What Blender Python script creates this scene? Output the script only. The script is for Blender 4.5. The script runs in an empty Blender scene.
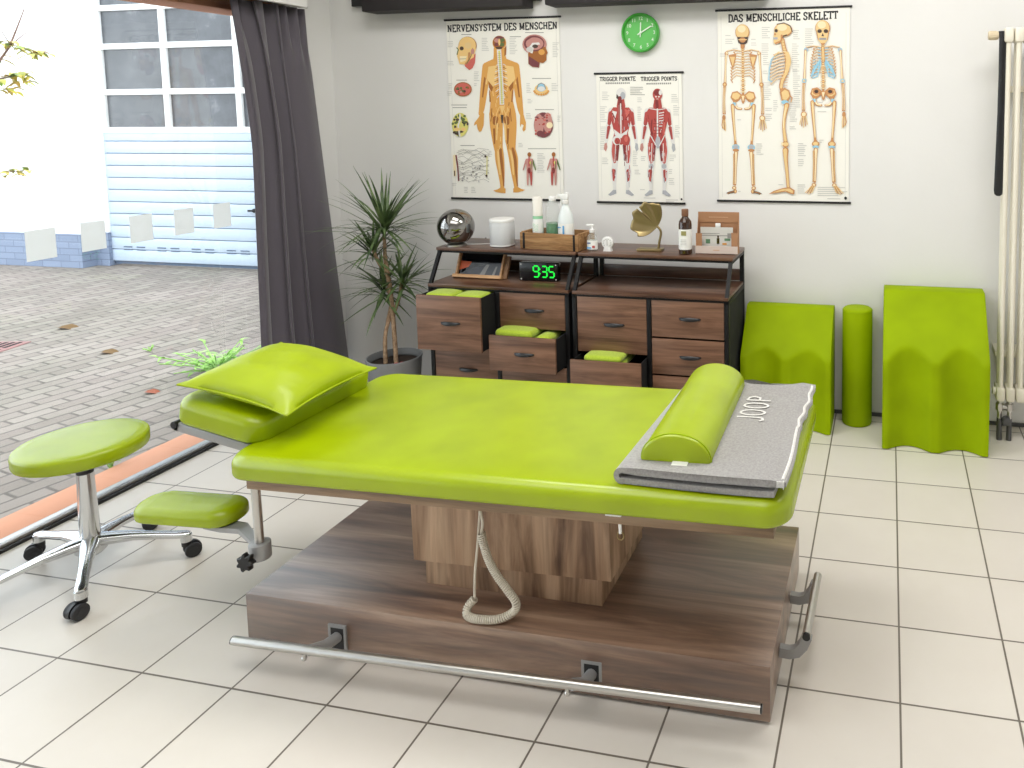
import bpy, bmesh, math, random
from math import sin, cos, pi, radians, sqrt
from mathutils import Vector, Matrix, Euler
random.seed(7)
scene = bpy.context.scene
COL = scene.collection

# ------------------------------------------------------------------ materials
def lin(c):
    c = c / 255.0
    return c / 12.92 if c <= 0.04045 else ((c + 0.055) / 1.055) ** 2.4
def rgb(r, g, b): return (lin(r), lin(g), lin(b), 1.0)

class Nodes:
    def __init__(self, name):
        self.m = bpy.data.materials.new(name); self.m.use_nodes = True
        self.t = self.m.node_tree; self.n = self.t.nodes; self.l = self.t.links
        self.b = self.n['Principled BSDF']; self.out = self.n['Material Output']
    def add(self, kind, **kw):
        nd = self.n.new(kind)
        for k, v in kw.items():
            if k in nd.inputs: nd.inputs[k].default_value = v
            else: setattr(nd, k, v)
        return nd
    def link(self, a, b): self.l.new(a, b)
    def coords(self, scale=(1, 1, 1), rot=(0, 0, 0), loc=(0, 0, 0)):
        tc = self.add('ShaderNodeTexCoord'); mp = self.add('ShaderNodeMapping')
        mp.inputs['Scale'].default_value = scale; mp.inputs['Rotation'].default_value = rot
        mp.inputs['Location'].default_value = loc
        self.link(tc.outputs['Object'], mp.inputs['Vector']); return mp.outputs['Vector']
    def noise(self, vec, scale=5, detail=3, rough=.5):
        nd = self.add('ShaderNodeTexNoise'); nd.inputs['Scale'].default_value = scale
        nd.inputs['Detail'].default_value = detail; nd.inputs['Roughness'].default_value = rough
        if vec is not None: self.link(vec, nd.inputs['Vector'])
        return nd.outputs['Fac']
    def ramp(self, fac, stops):
        nd = self.add('ShaderNodeValToRGB'); e = nd.color_ramp.elements
        while len(e) < len(stops): e.new(.5)
        for el, (p, c) in zip(e, stops): el.position = p; el.color = c
        self.link(fac, nd.inputs['Fac']); return nd.outputs['Color']
    def mix(self, fac, a, b, mode='MIX'):
        nd = self.add('ShaderNodeMix'); nd.data_type = 'RGBA'; nd.blend_type = mode
        for s, v in ((nd.inputs[0], fac), (nd.inputs[6], a), (nd.inputs[7], b)):
            if hasattr(v, 'links'): self.link(v, s)
            else: s.default_value = v
        return nd.outputs[2]
    def bump(self, height, strength=.2, dist=.01, prev=None):
        nd = self.add('ShaderNodeBump'); nd.inputs['Strength'].default_value = strength
        nd.inputs['Distance'].default_value = dist
        self.link(height, nd.inputs['Height'])
        if prev is not None: self.link(prev, nd.inputs['Normal'])
        self.link(nd.outputs['Normal'], self.b.inputs['Normal']); return nd.outputs['Normal']

def plain(name, c, rough=.5, metal=0.0, spec=None, emit=None, estr=1.0, coat=0.0, alpha=1.0, sheen=0.0):
    N = Nodes(name); b = N.b
    b.inputs['Base Color'].default_value = rgb(*c); b.inputs['Roughness'].default_value = rough
    b.inputs['Metallic'].default_value = metal
    if spec is not None: b.inputs['Specular IOR Level'].default_value = spec
    if emit: b.inputs['Emission Color'].default_value = rgb(*emit); b.inputs['Emission Strength'].default_value = estr
    if coat: b.inputs['Coat Weight'].default_value = coat
    if sheen: b.inputs['Sheen Weight'].default_value = sheen
    return N.m

def leather(name, c, rough=.42, wrinkle=.25, spec=.62):
    N = Nodes(name); b = N.b
    v = N.coords()
    N.link(N.ramp(N.noise(v, 6, 2), [(.3, rgb(*[x * .95 for x in c])), (.7, rgb(*[min(255, x * 1.03) for x in c]))]), b.inputs['Base Color'])
    b.inputs['Roughness'].default_value = rough; b.inputs['Specular IOR Level'].default_value = spec
    p = N.bump(N.noise(v, 9, 2, .45), wrinkle, .02)
    N.bump(N.noise(v, 420, 2), .06, .002, p)
    return N.m

def wood(name, cols, axis=0, scale=1.0, rough=.5, knots=True, bump=.15, coat=0.0):
    N = Nodes(name); b = N.b
    s = [1.0, 1.0, 1.0]
    along = 1.0
    s = [11 * scale] * 3; s[axis] = along * scale
    v = N.coords(tuple(s), loc=(1.7, 3.1, .6))
    nz = N.add('ShaderNodeTexNoise'); nz.inputs['Scale'].default_value = 1.25; nz.inputs['Detail'].default_value = 6
    nz.inputs['Roughness'].default_value = .62; nz.inputs['Distortion'].default_value = .55; N.link(v, nz.inputs['Vector'])
    f1 = nz.outputs['Fac']
    s2 = [70 * scale] * 3; s2[axis] = 1.6 * scale
    f2 = N.noise(N.coords(tuple(s2)), 1.3, 4, .6)
    base = N.ramp(f1, [(.33, rgb(*cols[0])), (.45, rgb(*cols[1])), (.55, rgb(*cols[2])), (.68, rgb(*cols[3]))])
    fine = N.ramp(f2, [(.3, (.74, .74, .74, 1)), (.62, (1.06, 1.06, 1.06, 1))])
    col = N.mix(.75, base, fine, 'MULTIPLY')
    if knots:
        s3 = [7 * scale] * 3; s3[axis] = 1.3 * scale
        vo = N.add('ShaderNodeTexNoise'); vo.inputs['Scale'].default_value = 1.9; vo.inputs['Detail'].default_value = 5
        vo.inputs['Distortion'].default_value = .6
        N.link(N.coords(tuple(s3), loc=(4, 2, 7)), vo.inputs['Vector'])
        k = N.ramp(vo.outputs['Fac'], [(.60, (1, 1, 1, 1)), (.68, (.5, .46, .43, 1))])
        col = N.mix(.8, col, k, 'MULTIPLY')
    N.link(col, b.inputs['Base Color'])
    b.inputs['Roughness'].default_value = rough; b.inputs['Coat Weight'].default_value = coat; b.inputs['Coat Roughness'].default_value = .42; b.inputs['Coat IOR'].default_value = 1.7
    N.bump(f2, bump, .003)
    return N.m

def tile_floor(name):
    N = Nodes(name); b = N.b
    v = N.coords()
    br = N.add('ShaderNodeTexBrick'); br.offset = 0; br.squash = 1
    for k, val in (('Scale', 1.0), ('Mortar Size', .0032), ('Mortar Smooth', .15), ('Bias', 0.0), ('Brick Width', .31), ('Row Height', .31)):
        br.inputs[k].default_value = val
    br.inputs['Color1'].default_value = rgb(221, 215, 206); br.inputs['Color2'].default_value = rgb(217, 210, 201)
    br.inputs['Mortar'].default_value = rgb(112, 104, 94)
    N.link(v, br.inputs['Vector'])
    n = N.ramp(N.noise(v, 3.5, 5, .6), [(.3, (.955, .95, .945, 1)), (.7, (1.0, 1.0, 1.0, 1))])
    N.link(N.mix(1.0, br.outputs['Color'], n, 'MULTIPLY'), b.inputs['Base Color'])
    b.inputs['Roughness'].default_value = .3; b.inputs['Specular IOR Level'].default_value = .5
    inv = N.add('ShaderNodeMath', operation='SUBTRACT'); inv.inputs[0].default_value = 1
    N.link(br.outputs['Fac'], inv.inputs[1]); N.bump(inv.outputs[0], .35, .004)
    return N.m

def paving(name):
    N = Nodes(name); b = N.b
    v = N.coords(rot=(0, 0, radians(-78)))
    br = N.add('ShaderNodeTexBrick'); br.offset = .5
    for k, val in (('Scale', 1.0), ('Mortar Size', .008), ('Mortar Smooth', .4), ('Bias', 0.0), ('Brick Width', .20), ('Row Height', .10)):
        br.inputs[k].default_value = val
    br.inputs['Color1'].default_value = rgb(152, 143, 135); br.inputs['Color2'].default_value = rgb(134, 124, 117)
    br.inputs['Mortar'].default_value = rgb(104, 97, 91)
    N.link(v, br.inputs['Vector'])
    n = N.ramp(N.noise(v, .9, 5, .65), [(.35, (.78, .80, .72, 1)), (.62, (1.04, 1.0, .98, 1))])
    N.link(N.mix(.8, br.outputs['Color'], n, 'MULTIPLY'), b.inputs['Base Color'])
    b.inputs['Roughness'].default_value = .85
    inv = N.add('ShaderNodeMath', operation='SUBTRACT'); inv.inputs[0].default_value = 1
    N.link(br.outputs['Fac'], inv.inputs[1]); N.bump(inv.outputs[0], .6, .01)
    return N.m

def plaster(name, c, rough=.75, amt=.03):
    N = Nodes(name); b = N.b; v = N.coords()
    N.link(N.ramp(N.noise(v, 2.2, 4), [(.3, rgb(*[x * .985 for x in c])), (.7, rgb(*c))]), b.inputs['Base Color'])
    b.inputs['Roughness'].default_value = rough
    N.bump(N.noise(v, 60, 3), .08, .004)
    return N.m

def small_brick(name, c1, c2, mortar):
    N = Nodes(name); b = N.b
    tc = N.add('ShaderNodeTexCoord'); sp = N.add('ShaderNodeSeparateXYZ'); cb = N.add('ShaderNodeCombineXYZ')
    ad = N.add('ShaderNodeMath', operation='ADD')
    N.link(tc.outputs['Object'], sp.inputs[0]); N.link(sp.outputs[0], ad.inputs[0]); N.link(sp.outputs[1], ad.inputs[1])
    N.link(ad.outputs[0], cb.inputs[0]); N.link(sp.outputs[2], cb.inputs[1])
    br = N.add('ShaderNodeTexBrick')
    for k, val in (('Scale', 1.0), ('Mortar Size', .005), ('Brick Width', .25), ('Row Height', .07)): br.inputs[k].default_value = val
    br.inputs['Color1'].default_value = rgb(*c1); br.inputs['Color2'].default_value = rgb(*c2); br.inputs['Mortar'].default_value = rgb(*mortar)
    N.link(cb.outputs[0], br.inputs['Vector']); N.link(br.outputs['Color'], b.inputs['Base Color'])
    b.inputs['Roughness'].default_value = .7
    return N.m

def fabric(name, c, c2=None, scale=260, rough=.9, sheen=.2, bump=.25):
    N = Nodes(name); b = N.b; v = N.coords()
    c2 = c2 or [x * .88 for x in c]
    N.link(N.ramp(N.noise(v, scale, 3, .7), [(.35, rgb(*c2)), (.65, rgb(*c))]), b.inputs['Base Color'])
    b.inputs['Roughness'].default_value = rough; b.inputs['Sheen Weight'].default_value = sheen
    p = N.bump(N.noise(v, scale, 2), bump, .002)
    N.bump(N.noise(v, 14, 3), .15, .01, p)
    return N.m

def clear(name, tint=(255, 255, 255), gloss=.06, rough=0.02):
    N = Nodes(name); N.n.remove(N.b)
    tr = N.add('ShaderNodeBsdfTransparent'); tr.inputs['Color'].default_value = rgb(*tint)
    gl = N.add('ShaderNodeBsdfGlossy'); gl.inputs['Roughness'].default_value = rough
    fr = N.add('ShaderNodeFresnel'); fr.inputs['IOR'].default_value = 1.35
    mu = N.add('ShaderNodeMath', operation='MULTIPLY'); mu.inputs[1].default_value = gloss * 16
    N.link(fr.outputs[0], mu.inputs[0])
    mx = N.add('ShaderNodeMixShader'); N.link(mu.outputs[0], mx.inputs[0])
    N.link(tr.outputs[0], mx.inputs[1]); N.link(gl.outputs[0], mx.inputs[2])
    N.link(mx.outputs[0], N.out.inputs['Surface'])
    return N.m

GREEN = leather('lime_leather', (154, 173, 0), .27, .10, .58)
GREENF = leather('lime_foam_cover', (146, 170, 0), .6, .10, .10)
GREENP = leather('lime_pillow_leather', (158, 178, 0), .40, .5, .5)
GREENT = fabric('lime_towel', (186, 208, 60), (160, 184, 40), 180, .95, .3, .6)
OAK = wood('table_oak_long', [(74, 51, 38), (114, 84, 65), (144, 114, 93), (176, 146, 121)], 0, .8, .4, coat=1.0)
OAKV = wood('table_oak_upright', [(106, 78, 58), (156, 124, 97), (184, 152, 123), (206, 174, 143)], 2, .8, .5)
OAKE = wood('table_oak_edge', [(112, 90, 68), (140, 114, 88), (150, 124, 98), (160, 134, 108)], 0, 1.5, .5, False)
WALN = wood('walnut_front', [(84, 57, 42), (112, 80, 60), (128, 93, 72), (142, 107, 84)], 0, 1.6, .45, False)
WALNT = wood('walnut_board', [(66, 43, 32), (88, 60, 45), (102, 72, 55), (116, 84, 65)], 0, 1.6, .32, False)
CRATE = wood('crate_wood', [(112, 78, 46), (150, 110, 68), (168, 128, 84), (184, 146, 100)], 0, 3.0, .75, True)
LIGHTWOOD = wood('pale_frame_wood', [(178, 130, 88), (200, 154, 110), (212, 168, 124), (220, 180, 138)], 0, 3, .5, False)
TILE = tile_floor('cream_floor_tiles')
PAVE = paving('grey_clay_pavers')
WALLM = plaster('white_wall_paint', (231, 230, 228))
CEILM = plaster('ceiling_paint', (240, 240, 238))
OUTW = plaster('white_render', (244, 245, 247), .9)
BRICK = small_brick('painted_plinth_brick', (136, 148, 170), (126, 138, 160), (112, 122, 142))
SILL = plaster('sandstone', (206, 142, 108), .8)
CURT = fabric('charcoal_curtain_cloth', (92, 86, 95), (80, 75, 84), 500, .75, .3, .15)
GREYC = fabric('grey_blanket_fleece', (160, 157, 155), (134, 131, 130), 150, .95, .4, .5)
STITCH = fabric('white_thread', (232, 230, 226), None, 300)
CHROME = plain('polished_aluminium', (214, 216, 218), .16, 1.0)
STEEL = plain('brushed_steel', (196, 194, 190), .30, 1.0)
GREYM = plain('grey_cast_metal', (158, 158, 158), .4, .25)
DGREYM = plain('dark_grey_metal', (88, 88, 90), .4, .3)
BLACKM = plain('black_powder_coat', (15, 14, 15), .5, spec=.3)
BLACKF = fabric('black_drawer_cloth', (13, 13, 14), (9, 9, 10), 300, .95, 0, .1)
BLACKP = plain('black_plastic', (22, 22, 24), .38)
RUBBER = plain('dark_rubber', (40, 40, 43), .6)
WHITEP = plain('white_plastic', (236, 236, 234), .35)
CREAMP = plain('cream_plastic_cord', (214, 206, 190), .45)
CREAMR = plain('cream_radiator_enamel', (232, 226, 210), .35)
DARKB = plain('dark_grey_board', (50, 47, 48), .6, spec=.3)
POTM = plain('grey_pot', (128, 130, 132), .6)
SOIL = fabric('potting_soil', (58, 44, 34), (36, 27, 20), 120, 1, 0, .8)
BARK = fabric('plant_bark', (186, 158, 128), (136, 108, 84), 60, .9, 0, .8)
GLASS = clear('window_glass', (252, 254, 255), .05)
FROST = plain('frosted_film', (216, 218, 214), .8)
MIRROR = plain('smoked_mirror_glass', (150, 148, 146), .03, 1.0)
PAPER = plain('poster_paper', (243, 241, 233), .55)
INK = plain('black_ink', (38, 38, 42), .6)
GREYINK = plain('pale_grey_ink', (206, 205, 200), .7)
MIDINK = plain('grey_ink', (148, 146, 142), .7)
CLOCKG = plain('green_clock_plastic', (72, 172, 66), .4)
CLOCKW = plain('white_clock_print', (226, 240, 222), .5)
LED = plain('green_led', (20, 230, 60), .5, emit=(16, 236, 66), estr=1.1)
BRASS = plain('antique_brass', (150, 132, 92), .36, .85)
AMBER = plain('amber_glass', (50, 26, 9), .08, coat=.5)
CAPB = plain('brown_cap', (122, 84, 58), .5)
LABEL = plain('white_label', (238, 238, 234), .5)
CARD = plain('brown_cardboard', (166, 122, 88), .8)
CARDL = plain('printed_card_base', (206, 190, 180), .7)
SCREEN = plain('dark_glossy_picture', (20, 21, 25), .08)
ORANGE = plain('orange_picture_shape', (206, 92, 48), .3)
SLATE = plain('slate_picture_shape', (84, 88, 96), .3)
PALEPIC = plain('pale_picture_streak', (150, 150, 150), .3)
LIQG = plain('green_liquid', (34, 120, 62), .2)
MINT = plain('mint_label', (150, 206, 166), .5)
BLUEL = plain('blue_label_print', (96, 160, 210), .5)
REDL = plain('red_label_print', (184, 78, 72), .5)
NAVY = plain('navy_label_print', (60, 84, 130), .5)
SEMIW = None
DOORW = plain('garage_door_enamel', (188, 202, 218), .5)
DOORL = plain('door_joint_shadow_gap', (92, 106, 126), .8)
PANEG = None
RUST = plain('rusty_iron', (150, 112, 108), .8)
BLACKHOLE = plain('drain_dark', (30, 26, 26), .9)

def painted_reflection_glass():  # grey of the reflected sky put into the pane colour, with lighter mottling
    N = Nodes('painted_reflection_pane'); b = N.b; v = N.coords()
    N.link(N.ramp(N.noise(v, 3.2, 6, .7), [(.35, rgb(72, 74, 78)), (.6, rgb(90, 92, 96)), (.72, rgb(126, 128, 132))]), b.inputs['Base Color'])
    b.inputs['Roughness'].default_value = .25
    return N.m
PANEG = painted_reflection_glass()

def milky(name, c, dens):
    N = Nodes(name); tr = N.add('ShaderNodeBsdfTransparent'); mx = N.add('ShaderNodeMixShader'); mx.inputs[0].default_value = dens
    N.b.inputs['Base Color'].default_value = rgb(*c); N.b.inputs['Roughness'].default_value = .25
    N.link(tr.outputs[0], mx.inputs[1]); N.link(N.b.outputs[0], mx.inputs[2]); N.link(mx.outputs[0], N.out.inputs['Surface'])
    return N.m
SEMIW = milky('milky_clear_plastic', (226, 234, 230), .17)
def film():
    N = Nodes('frosted_film'); tl = N.add('ShaderNodeBsdfTranslucent'); mx = N.add('ShaderNodeMixShader'); mx.inputs[0].default_value = .25
    tl.inputs['Color'].default_value = rgb(250, 250, 248); N.b.inputs['Base Color'].default_value = rgb(206, 207, 204); N.b.inputs['Roughness'].default_value = .8
    N.link(tl.outputs[0], mx.inputs[1]); N.link(N.b.outputs[0], mx.inputs[2]); N.link(mx.outputs[0], N.out.inputs['Surface'])
    return N.m
FROST = film()
def leafmat(name, c1, c2):
    N = Nodes(name); b = N.b; v = N.coords()
    N.link(N.ramp(N.noise(v, 14, 2), [(.35, rgb(*c1)), (.65, rgb(*c2))]), b.inputs['Base Color'])
    b.inputs['Roughness'].default_value = .45
    return N.m
LEAF = leafmat('dracaena_leaf', (52, 74, 42), (108, 130, 80))
WEED = leafmat('weed_leaf', (128, 180, 70), (170, 212, 110))
TREEL = leafmat('autumn_leaf', (120, 160, 60), (226, 190, 80))
TWIG = plain('twig_bark', (120, 96, 84), .8)

# ------------------------------------------------------------------ mesh builder
class MB:
    def __init__(self, xf=None): self.bm = bmesh.new(); self.xf = xf
    def v(self, p): return self.bm.verts.new(Vector(p))
    def face(self, vs, mi=0):
        try: f = self.bm.faces.new(vs)
        except ValueError: return None
        f.material_index = mi; return f
    def box(self, x0, x1, y0, y1, z0, z1, bev=0.0, mi=0, seg=2, rot=None, piv=None):
        b = bmesh.new(); bmesh.ops.create_cube(b, size=1)
        for q in b.verts: q.co = Vector(((x0 + x1) / 2 + q.co.x * (x1 - x0), (y0 + y1) / 2 + q.co.y * (y1 - y0), (z0 + z1) / 2 + q.co.z * (z1 - z0)))
        if bev > 0: bmesh.ops.bevel(b, geom=b.edges[:] + b.verts[:], offset=bev, segments=seg, affect='EDGES', profile=.5)
        M = None
        if rot is not None:
            pv = Vector(piv) if piv else Vector(((x0 + x1) / 2, (y0 + y1) / 2, (z0 + z1) / 2))
            M = Matrix.Translation(pv) @ Euler(rot).to_matrix().to_4x4() @ Matrix.Translation(-pv)
        self.merge(b, mi, M); return self
    def merge(self, b, mi=0, M=None):
        mp = {}
        for q in b.verts: mp[q] = self.bm.verts.new((M @ q.co) if M else q.co)
        for f in b.faces:
            nf = self.face([mp[q] for q in f.verts], mi if mi is not None else f.material_index)
        b.free()
    def loops(self, rings, mi=0, cap0=True, cap1=True, closed=True):
        vr = [[self.v(p) for p in r] for r in rings]
        for a, b in zip(vr, vr[1:]):
            n = len(a)
            for i in range(n if closed else n - 1):
                self.face([a[i], a[(i + 1) % n], b[(i + 1) % n], b[i]], mi)
        if cap0: self.face(vr[0][::-1], mi)
        if cap1: self.face(vr[-1], mi)
        return vr
    def tube(self, path, r, n=10, mi=0, cap=True, up=(0, 0, 1)):
        P = [Vector(p) for p in path]; R = r if isinstance(r, (list, tuple)) else [r] * len(P)
        rings = []; prev = None
        for i, p in enumerate(P):
            t = (P[min(i + 1, len(P) - 1)] - P[max(i - 1, 0)])
            if t.length < 1e-9: t = Vector((0, 0, 1))
            t.normalize()
            if prev is None:
                u = Vector(up)
                if abs(u.dot(t)) > .9: u = Vector((1, 0, 0))
                a = (u - t * u.dot(t)).normalized()
            else:
                a = (prev - t * prev.dot(t))
                a = a.normalized() if a.length > 1e-6 else t.orthogonal().normalized()
            prev = a; b = t.cross(a)
            rings.append([p + (a * cos(2 * pi * k / n) + b * sin(2 * pi * k / n)) * R[i] for k in range(n)])
        self.loops(rings, mi, cap, cap); return self
    def cyl(self, a, b, r, n=20, mi=0, bev=0.0):
        a, b = Vector(a), Vector(b); d = (b - a); L = d.length; d = d / L
        if bev > 0:
            pts = [a, a + d * bev * .3, a + d * bev, b - d * bev, b - d * bev * .3, b]; rr = [r - bev, r - bev * .3, r, r, r - bev * .3, r - bev]
            # radial step at ends uses coincident direction so build rings manually
            u = d.orthogonal().normalized(); w = d.cross(u)
            self.loops([[p + (u * cos(2 * pi * k / n) + w * sin(2 * pi * k / n)) * q for k in range(n)] for p, q in zip(pts, rr)], mi)
        else:
            self.tube([a, b], r, n, mi)
        return self
    def lathe(self, prof, c=(0, 0, 0), n=32, mi=0, cap0=True, cap1=True, sx=1, sy=1):
        rings = [[(c[0] + r * sx * cos(2 * pi * k / n), c[1] + r * sy * sin(2 * pi * k / n), c[2] + z) for k in range(n)] for r, z in prof]
        self.loops(rings, mi, cap0, cap1); return self
    def prism(self, poly, z0, z1, mi=0, axis='z'):
        def mk(p, h):
            if axis == 'z': return (p[0], p[1], h)
            if axis == 'y': return (p[0], h, p[1])
            return (h, p[0], p[1])
        self.loops([[mk(p, z0) for p in poly], [mk(p, z1) for p in poly]], mi); return self
    def sphere(self, c, r, n=24, m=14, mi=0, sc=(1, 1, 1)):
        rings = []
        for i in range(1, m):
            t = pi * i / m
            rings.append([(c[0] + r * sc[0] * sin(t) * cos(2 * pi * k / n), c[1] + r * sc[1] * sin(t) * sin(2 * pi * k / n), c[2] - r * sc[2] * cos(t)) for k in range(n)])
        self.loops(rings, mi); return self
    def cushion(self, x0, x1, y0, y1, z0, z1, rc=.05, rt=.025, rb=.015, mi=0, nc=8, ne=6, dome=0.0):
        def ring(ins, z):
            r = min(max(rc - ins * .6, .004), min(x1 - x0, y1 - y0) / 2 - ins - .0005); pts = []
            for (cx, cy, a0) in ((x1 - r - ins, y1 - r - ins, 0), (x0 + r + ins, y1 - r - ins, 90), (x0 + r + ins, y0 + r + ins, 180), (x1 - r - ins, y0 + r + ins, 270)):
                for k in range(nc + 1):
                    a = radians(a0 + 90 * k / nc); pts.append((cx + r * cos(a), cy + r * sin(a), z))
            return pts
        rings = []
        for k in range(ne + 1):
            a = pi / 2 * k / ne; rings.append(ring(rb * (1 - sin(a)), z0 + rb * (1 - cos(a))))
        for k in range(ne + 1):
            a = pi / 2 * k / ne; rings.append(ring(rt * (1 - cos(a)), z1 - rt + rt * sin(a)))
        w = min(x1 - x0, y1 - y0) / 2
        if dome:
            for f in (.25, .5, .75): rings.append(ring(rt + (w - rt - max(rc - w * .6, .004) * 1.02) * f if False else rt + (w - rt) * f * .9, z1 + dome * (1 - (1 - f) ** 2)))
        self.loops(rings, mi); return self
    def build(self, name, mats, parent=None, smooth=40, mtx=None):
        if mtx is not None: self.bm.transform(mtx)
        if self.xf is not None: self.bm.transform(self.xf)
        bmesh.ops.recalc_face_normals(self.bm, faces=self.bm.faces[:])
        me = bpy.data.meshes.new(name); self.bm.to_mesh(me); self.bm.free()
        for m in (mats if isinstance(mats, (list, tuple)) else [mats]): me.materials.append(m)
        if smooth:
            me.polygons.foreach_set('use_smooth', [True] * len(me.polygons))
            try: me.set_sharp_from_angle(angle=radians(smooth))
            except Exception: pass
        ob = bpy.data.objects.new(name, me); COL.objects.link(ob)
        if parent is not None: ob.parent = parent
        return ob

def tag(o, label=None, cat=None, group=None, kind=None):
    if label: o['label'] = label
    if cat: o['category'] = cat
    if group: o['group'] = group
    if kind: o['kind'] = kind
    return o
def thing(name, label, cat, loc=(0, 0, 0), rz=0.0, group=None):
    o = bpy.data.objects.new(name, None); COL.objects.link(o); o.location = loc; o.rotation_euler = (0, 0, rz)
    o.empty_display_size = .05
    return tag(o, label, cat, group)
def off(loc): return Matrix.Translation(-Vector(loc))
def struct(o, label, cat): return tag(o, label, cat, kind='structure')

def copy_tree(o, parent=None):
    c = o.copy(); COL.objects.link(c)
    if parent is not None: c.parent = parent
    for ch in list(o.children): copy_tree(ch, c)
    return c

# ------------------------------------------------------------------ lettering (slab stroke letters, unit height)
def seg(*p): return list(p)
W_ = .62
GLY = {
 'A': (.78, [[(0, 0), (.36, 1)], [(.42, 1), (.78, 0)], [(.16, .34), (.62, .34)]], [(0, 0), (.78, 0), (.36, 1)]),
 'C': (.66, [[(.62, .72), (.6, .86), (.46, .98), (.28, .98), (.1, .84), (.04, .5), (.1, .16), (.28, .02), (.46, .02), (.6, .14), (.63, .26)]], []),
 'D': (.7, [[(.12, 0), (.12, 1)], [(.0, 1), (.4, 1), (.6, .84), (.67, .5), (.6, .16), (.4, 0), (0, 0)]], []),
 'E': (.64, [[(.12, 0), (.12, 1)], [(0, 1), (.58, 1), (.58, .82)], [(.12, .52), (.44, .52)], [(0, 0), (.6, 0), (.6, .18)]], []),
 'G': (.7, [[(.62, .74), (.6, .86), (.46, .98), (.28, .98), (.1, .84), (.04, .5), (.1, .16), (.28, .02), (.46, .02), (.62, .14), (.62, .42), (.38, .42)]], []),
 'H': (.76, [[(.13, 0), (.13, 1)], [(.63, 0), (.63, 1)], [(.13, .5), (.63, .5)]], [(.13, 0), (.13, 1), (.63, 0), (.63, 1)]),
 'I': (.3, [[(.15, 0), (.15, 1)]], [(.15, 0), (.15, 1)]),
 'K': (.74, [[(.13, 0), (.13, 1)], [(.13, .42), (.6, 1)], [(.28, .6), (.64, 0)]], [(.13, 0), (.13, 1), (.62, 1), (.64, 0)]),
 'L': (.6, [[(.13, 0), (.13, 1)], [(0, 0), (.56, 0), (.56, .22)]], [(.13, 1)]),
 'M': (.9, [[(.13, 0), (.13, 1)], [(.13, 1), (.45, .12)], [(.45, .12), (.77, 1)], [(.77, 1), (.77, 0)]], [(.13, 0), (.77, 0), (.1, 1), (.8, 1)]),
 'N': (.78, [[(.13, 0), (.13, 1)], [(.13, 1), (.64, 0)], [(.64, 0), (.64, 1)]], [(.13, 0), (.1, 1), (.64, 1)]),
 'O': (.72, [[(.36, 1), (.14, .88), (.04, .5), (.14, .12), (.36, 0), (.58, .12), (.68, .5), (.58, .88), (.36, 1)]], []),
 'P': (.66, [[(.13, 0), (.13, 1)], [(0, 1), (.42, 1), (.6, .88), (.6, .62), (.42, .48), (.13, .48)]], [(.13, 0)]),
 'R': (.74, [[(.13, 0), (.13, 1)], [(0, 1), (.42, 1), (.6, .88), (.6, .64), (.42, .5), (.13, .5)], [(.4, .5), (.66, 0)]], [(.13, 0), (.66, 0)]),
 'S': (.62, [[(.54, .72), (.54, .9), (.36, 1), (.16, .96), (.06, .78), (.14, .6), (.44, .44), (.56, .26), (.46, .06), (.26, 0), (.06, .08), (.06, .28)]], []),
 'T': (.66, [[(.33, 0), (.33, 1)], [(.04, .8), (.04, 1), (.62, 1), (.62, .8)]], [(.33, 0)]),
 'U': (.74, [[(.13, 1), (.13, .24), (.24, .03), (.5, .03), (.61, .24), (.61, 1)]], [(.13, 1), (.61, 1)]),
 'V': (.74, [[(.1, 1), (.37, 0)], [(.37, 0), (.64, 1)]], [(.1, 1), (.64, 1)]),
 'Y': (.72, [[(.1, 1), (.36, .48), (.62, 1)], [(.36, .48), (.36, 0)]], [(.36, 0), (.1, 1), (.62, 1)]),
}
def stroke2d(mb, pts, w, put, mi=0):
    """ribbon polygon along 2D points; put(x, y) -> 3D"""
    P = [Vector((p[0], p[1])) for p in pts]; L = []; Rr = []
    for i, p in enumerate(P):
        d0 = (P[i] - P[i - 1]).normalized() if i else None
        d1 = (P[i + 1] - P[i]).normalized() if i < len(P) - 1 else None
        d = ((d0 or d1) + (d1 or d0))
        d = d.normalized() if d.length > 1e-6 else (d1 or d0)
        n = Vector((-d.y, d.x)); k = 1.0
        if d0 and d1: k = 1 / max(.55, abs(n.dot(Vector((-d0.y, d0.x)))))
        ww = w[i] if isinstance(w, (list, tuple)) else w
        e = Vector((0, 0))
        L.append(p + n * ww / 2 * k); Rr.append(p - n * ww / 2 * k)
    vl = [mb.v(put(*q)) for q in L]; vr = [mb.v(put(*q)) for q in Rr]
    for i in range(len(P) - 1): mb.face([vl[i], vr[i], vr[i + 1], vl[i + 1]], mi)
def slab_text(mb, s, x0, x1, yb, h, put, mi=0, w=.17, serif=True):
    adv = sum((GLY[c][0] + .14) if c != ' ' else .42 for c in s) - .14
    sx = (x1 - x0) / adv; x = 0
    for c in s:
        if c == ' ': x += .42; continue
        wd, st, sf = GLY[c]
        T = lambda p: (x0 + (x + p[0]) * sx, yb + p[1] * h)
        for q in st: stroke2d(mb, [T(p) for p in q], w * h, put, mi)
        if serif:
            for p in sf:
                a = T(p); yy = a[1] + (w * h * .28 if p[1] < .5 else -w * h * .28)
                stroke2d(mb, [(a[0] - .17 * sx, yy), (a[0] + .17 * sx, yy)], w * h * .62, put, mi)
        x += wd + .14

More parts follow.
